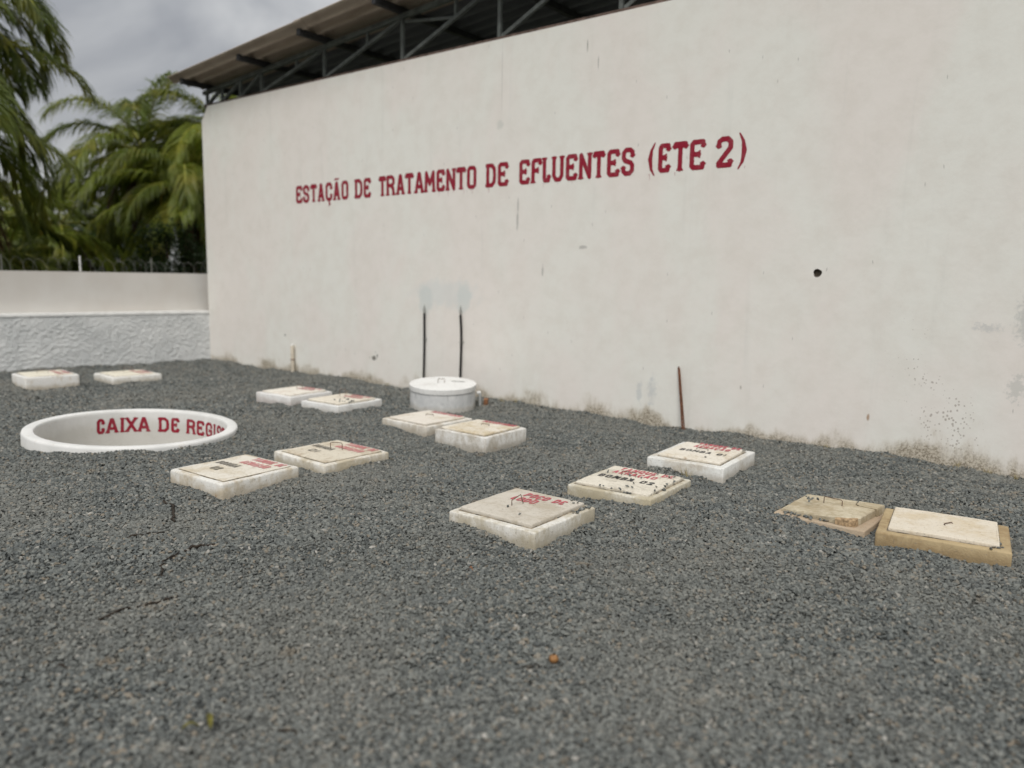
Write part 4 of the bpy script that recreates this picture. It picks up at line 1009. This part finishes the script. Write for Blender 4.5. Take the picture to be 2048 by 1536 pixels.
def palm(label, bx, by, cz, zbase, nf, length, seed, mat, name='coconut_palm', lean=(0, 0), deadn=3, N=64, leafl=.62, extra=(), tr=.16, spathes=2, lo=-.9):
    rng = random.Random(seed); root = empty(name, (bx, by, zbase)); tag(root, label, 'palm tree', 'coconut palms behind the boundary wall')
    H = cz - zbase; lx, ly = lean
    pts = [Vector((lx * (1 - t) ** 2, ly * (1 - t) ** 2, H * t)) for t in [i / 14 for i in range(15)]]
    rad = [tr * (1.35 if i == 0 else 1.0) * (1 - .3 * i / 14) * (1.06 if i % 2 else .97) for i in range(15)]
    t = MB(); t.tube(pts, rad, 10); t.build('trunk', M_TRUNK, root, smooth=True)
    c = Vector((0, 0, H)); specs = []
    nf = int(nf * 1.15)
    for k in range(nf):
        a = k * 2.39996 + rng.uniform(-.25, .25); e = 1.35 - (1.35 - lo) * (k / max(1, nf - 1)) ** .85 + rng.uniform(-.1, .1)
        specs.append((a, e, length * rng.uniform(.85, 1.08), rng.uniform(1.45, 2.3) if e > 0 else rng.uniform(.5, .9), False))
    for k in range(deadn): specs.append((rng.uniform(0, 6.28), rng.uniform(-1.2, -.8), length * rng.uniform(.6, .85), .4, True))
    specs += list(extra)
    for a, e, L, dr, dd in specs:
        lf, rb = frond(c + Vector((.08 * math.cos(a), .08 * math.sin(a), 0)), a, e, L, dr, rng, dd, N, rng.uniform(-.3, .3), leafl, 1.75 / N)
        fo = lf.build('frond', M_DEAD if dd else mat, root); rb.build('midrib', M_DEAD if dd else M_RACHIS, fo)
    for k in range(spathes):
        a = -.9 + rng.uniform(-1, 1); l = rng.uniform(.7, 1.1); d = Vector((math.cos(a), math.sin(a), 0))
        s = MB(); s.tube([c + Vector((0, 0, -.05)), c + d * l * .35 + Vector((0, 0, .05)), c + d * l * .6 + Vector((0, 0, -.25)), c + d * l * .65 + Vector((0, 0, -.7 * l))], [.03, .03, .024, .012], 6); s.build('flower_stalk', M_YEL, root, smooth=True)
    return root

VD = lambda x, y: math.atan2(y, x)
palm('big coconut palm in the centre, its full crown rising left of the white wall', -21.2, 10.7, 4.85, -.9, 27, 2.95, 12, M_PALM, lean=(.5, .9), deadn=3, N=110, leafl=.8, spathes=3)
palm('nearest coconut palm, long fronds reaching in from the left edge of the view', -15.7, 4.15, 4.5, -.9, 22, 3.0, 5, M_PALMDARK, lean=(0, -.3), deadn=5, N=120, leafl=.74, spathes=0)
palm('tall palm whose fronds hang into the top left corner', -16.0, 4.7, 6.2, -.9, 17, 2.5, 8, M_PALMDARK, lean=(-1, -1.5), deadn=0, N=120, leafl=.7, spathes=0, lo=-.6)
palm('coconut palm partly hidden behind the left end of the white wall', -19.3, 11.9, 5.2, -.9, 26, 2.9, 21, M_PALM, lean=(.4, .3), deadn=2, N=110, leafl=.8, spathes=1)
palm('bushy young palm between the centre palm and the white wall', -18.6, 10.4, 3.7, -.9, 20, 2.5, 33, M_PALM, lean=(.1, .3), deadn=1, N=96, leafl=.65, spathes=1)
palm('small palm lower left of the centre palm', -23.5, 9.3, 2.9, -.9, 20, 2.8, 41, M_PALM, lean=(.3, .1), deadn=3, N=56, leafl=.6, spathes=1)
palm('young palm low behind the left part of the boundary wall', -21.2, 7.2, 1.9, -.9, 18, 2.5, 52, M_PALMDARK, lean=(.1, .1), deadn=2, N=56, leafl=.6, spathes=0)
palm('palm at the left behind the wall, mostly behind the nearest crown', -19.5, 5.6, 2.3, -.9, 20, 2.8, 61, M_PALMDARK, lean=(.1, .1), deadn=4, N=56, leafl=.6, spathes=0)
for k, (x, y, z, lb) in enumerate(((-44, 17.5, 4.2, 'distant palm in the gap between the left and centre crowns'), (-52, 17.2, 5.0, 'distant palm farther back in the gap at the left'), (-47, 21.5, 4.8, 'distant palm just left of the centre crown'), (-50, 13.0, 4.4, 'distant palm behind the left crown'))):
    palm(lb, x, y, z, -.9, 16, 3.4, 70 + k, M_PALMDARK, deadn=2, N=36, leafl=.8, spathes=0, tr=.2)

def shrub(name, label, cat, c, r, n, mat, seed, leafs=.06, stem=True):
    rng = random.Random(seed); root = empty(name, (c[0], c[1], -.9)); tag(root, label, cat, None)
    clumps = []
    for k in range(max(8, n // 140)):
        a = rng.uniform(0, 6.28); z = rng.uniform(-1, 1); q = math.sqrt(1 - z * z) * rng.uniform(.45, 1.0)
        clumps.append(Vector((q * math.cos(a) * r[0], q * math.sin(a) * r[1], c[2] + .9 + z * r[2] * rng.uniform(.6, 1))))
    m = MB()
    for k in range(n):
        p = rng.choice(clumps) + Vector((rng.gauss(0, .2 * r[0]), rng.gauss(0, .2 * r[1]), rng.gauss(0, .17 * r[2])))
        a, e = rng.uniform(0, 6.28), rng.uniform(-.9, .5); d = Vector((math.cos(a) * math.cos(e), math.sin(a) * math.cos(e), math.sin(e)))
        s_ = d.cross(Vector((0, 0, 1))).normalized() * leafs * .32; L = leafs * rng.uniform(.8, 1.5)
        m.add([p, p + d * L * .5 + s_, p + d * L, p + d * L * .5 - s_], [(0, 1, 2, 3)])
    m.build('foliage', mat, root)
    s = MB()
    for k in range(5):
        q = rng.choice(clumps); s.tube([(0.05 * k, 0, 0), tuple(q * .5 + Vector((0, 0, .1))), tuple(q)], [.05, .035, .01], 6)
    s.build('stem', M_TRUNK, root)
shrub('dark_shrub', 'dark leafy shrub below the palms by the left end of the white wall', 'shrub', (-16.6, 8.9, 1.75), (.85, .85, .85), 5200, M_BUSH, 3, .085)
shrub('dark_shrub', 'smaller dark shrub low against the wire coil near the white wall', 'shrub', (-15.9, 8.3, 1.25), (.6, .9, .45), 3000, M_BUSH, 4, .08)
shrub('roadside_shrub', 'green shrub filling the gap under the centre palm', 'shrub', (-22.5, 10.3, .9), (1.9, 2.6, .95), 6500, M_BUSH2, 6, .12)
shrub('roadside_shrub', 'green shrub low behind the left part of the boundary wall', 'shrub', (-20.0, 6.4, .7), (1.6, 2.2, .95), 6000, M_BUSH2, 7, .12)
shrub('distant_tree', 'round distant tree seen low in the gap between the palms', 'tree', (-38, 15.6, 1.9), (3.2, 3.4, 1.9), 7000, M_BUSH2, 8, .24)
shrub('distant_tree', 'wide distant tree low behind the palms at the left', 'tree', (-42, 11.0, 2.2), (4.0, 4.2, 1.9), 7000, M_BUSH2, 9, .26)
shrub('distant_tree', 'distant tree behind the trunk of the centre palm', 'tree', (-38, 20.5, 1.9), (3.4, 3.6, 1.9), 7000, M_BUSH2, 10, .24)
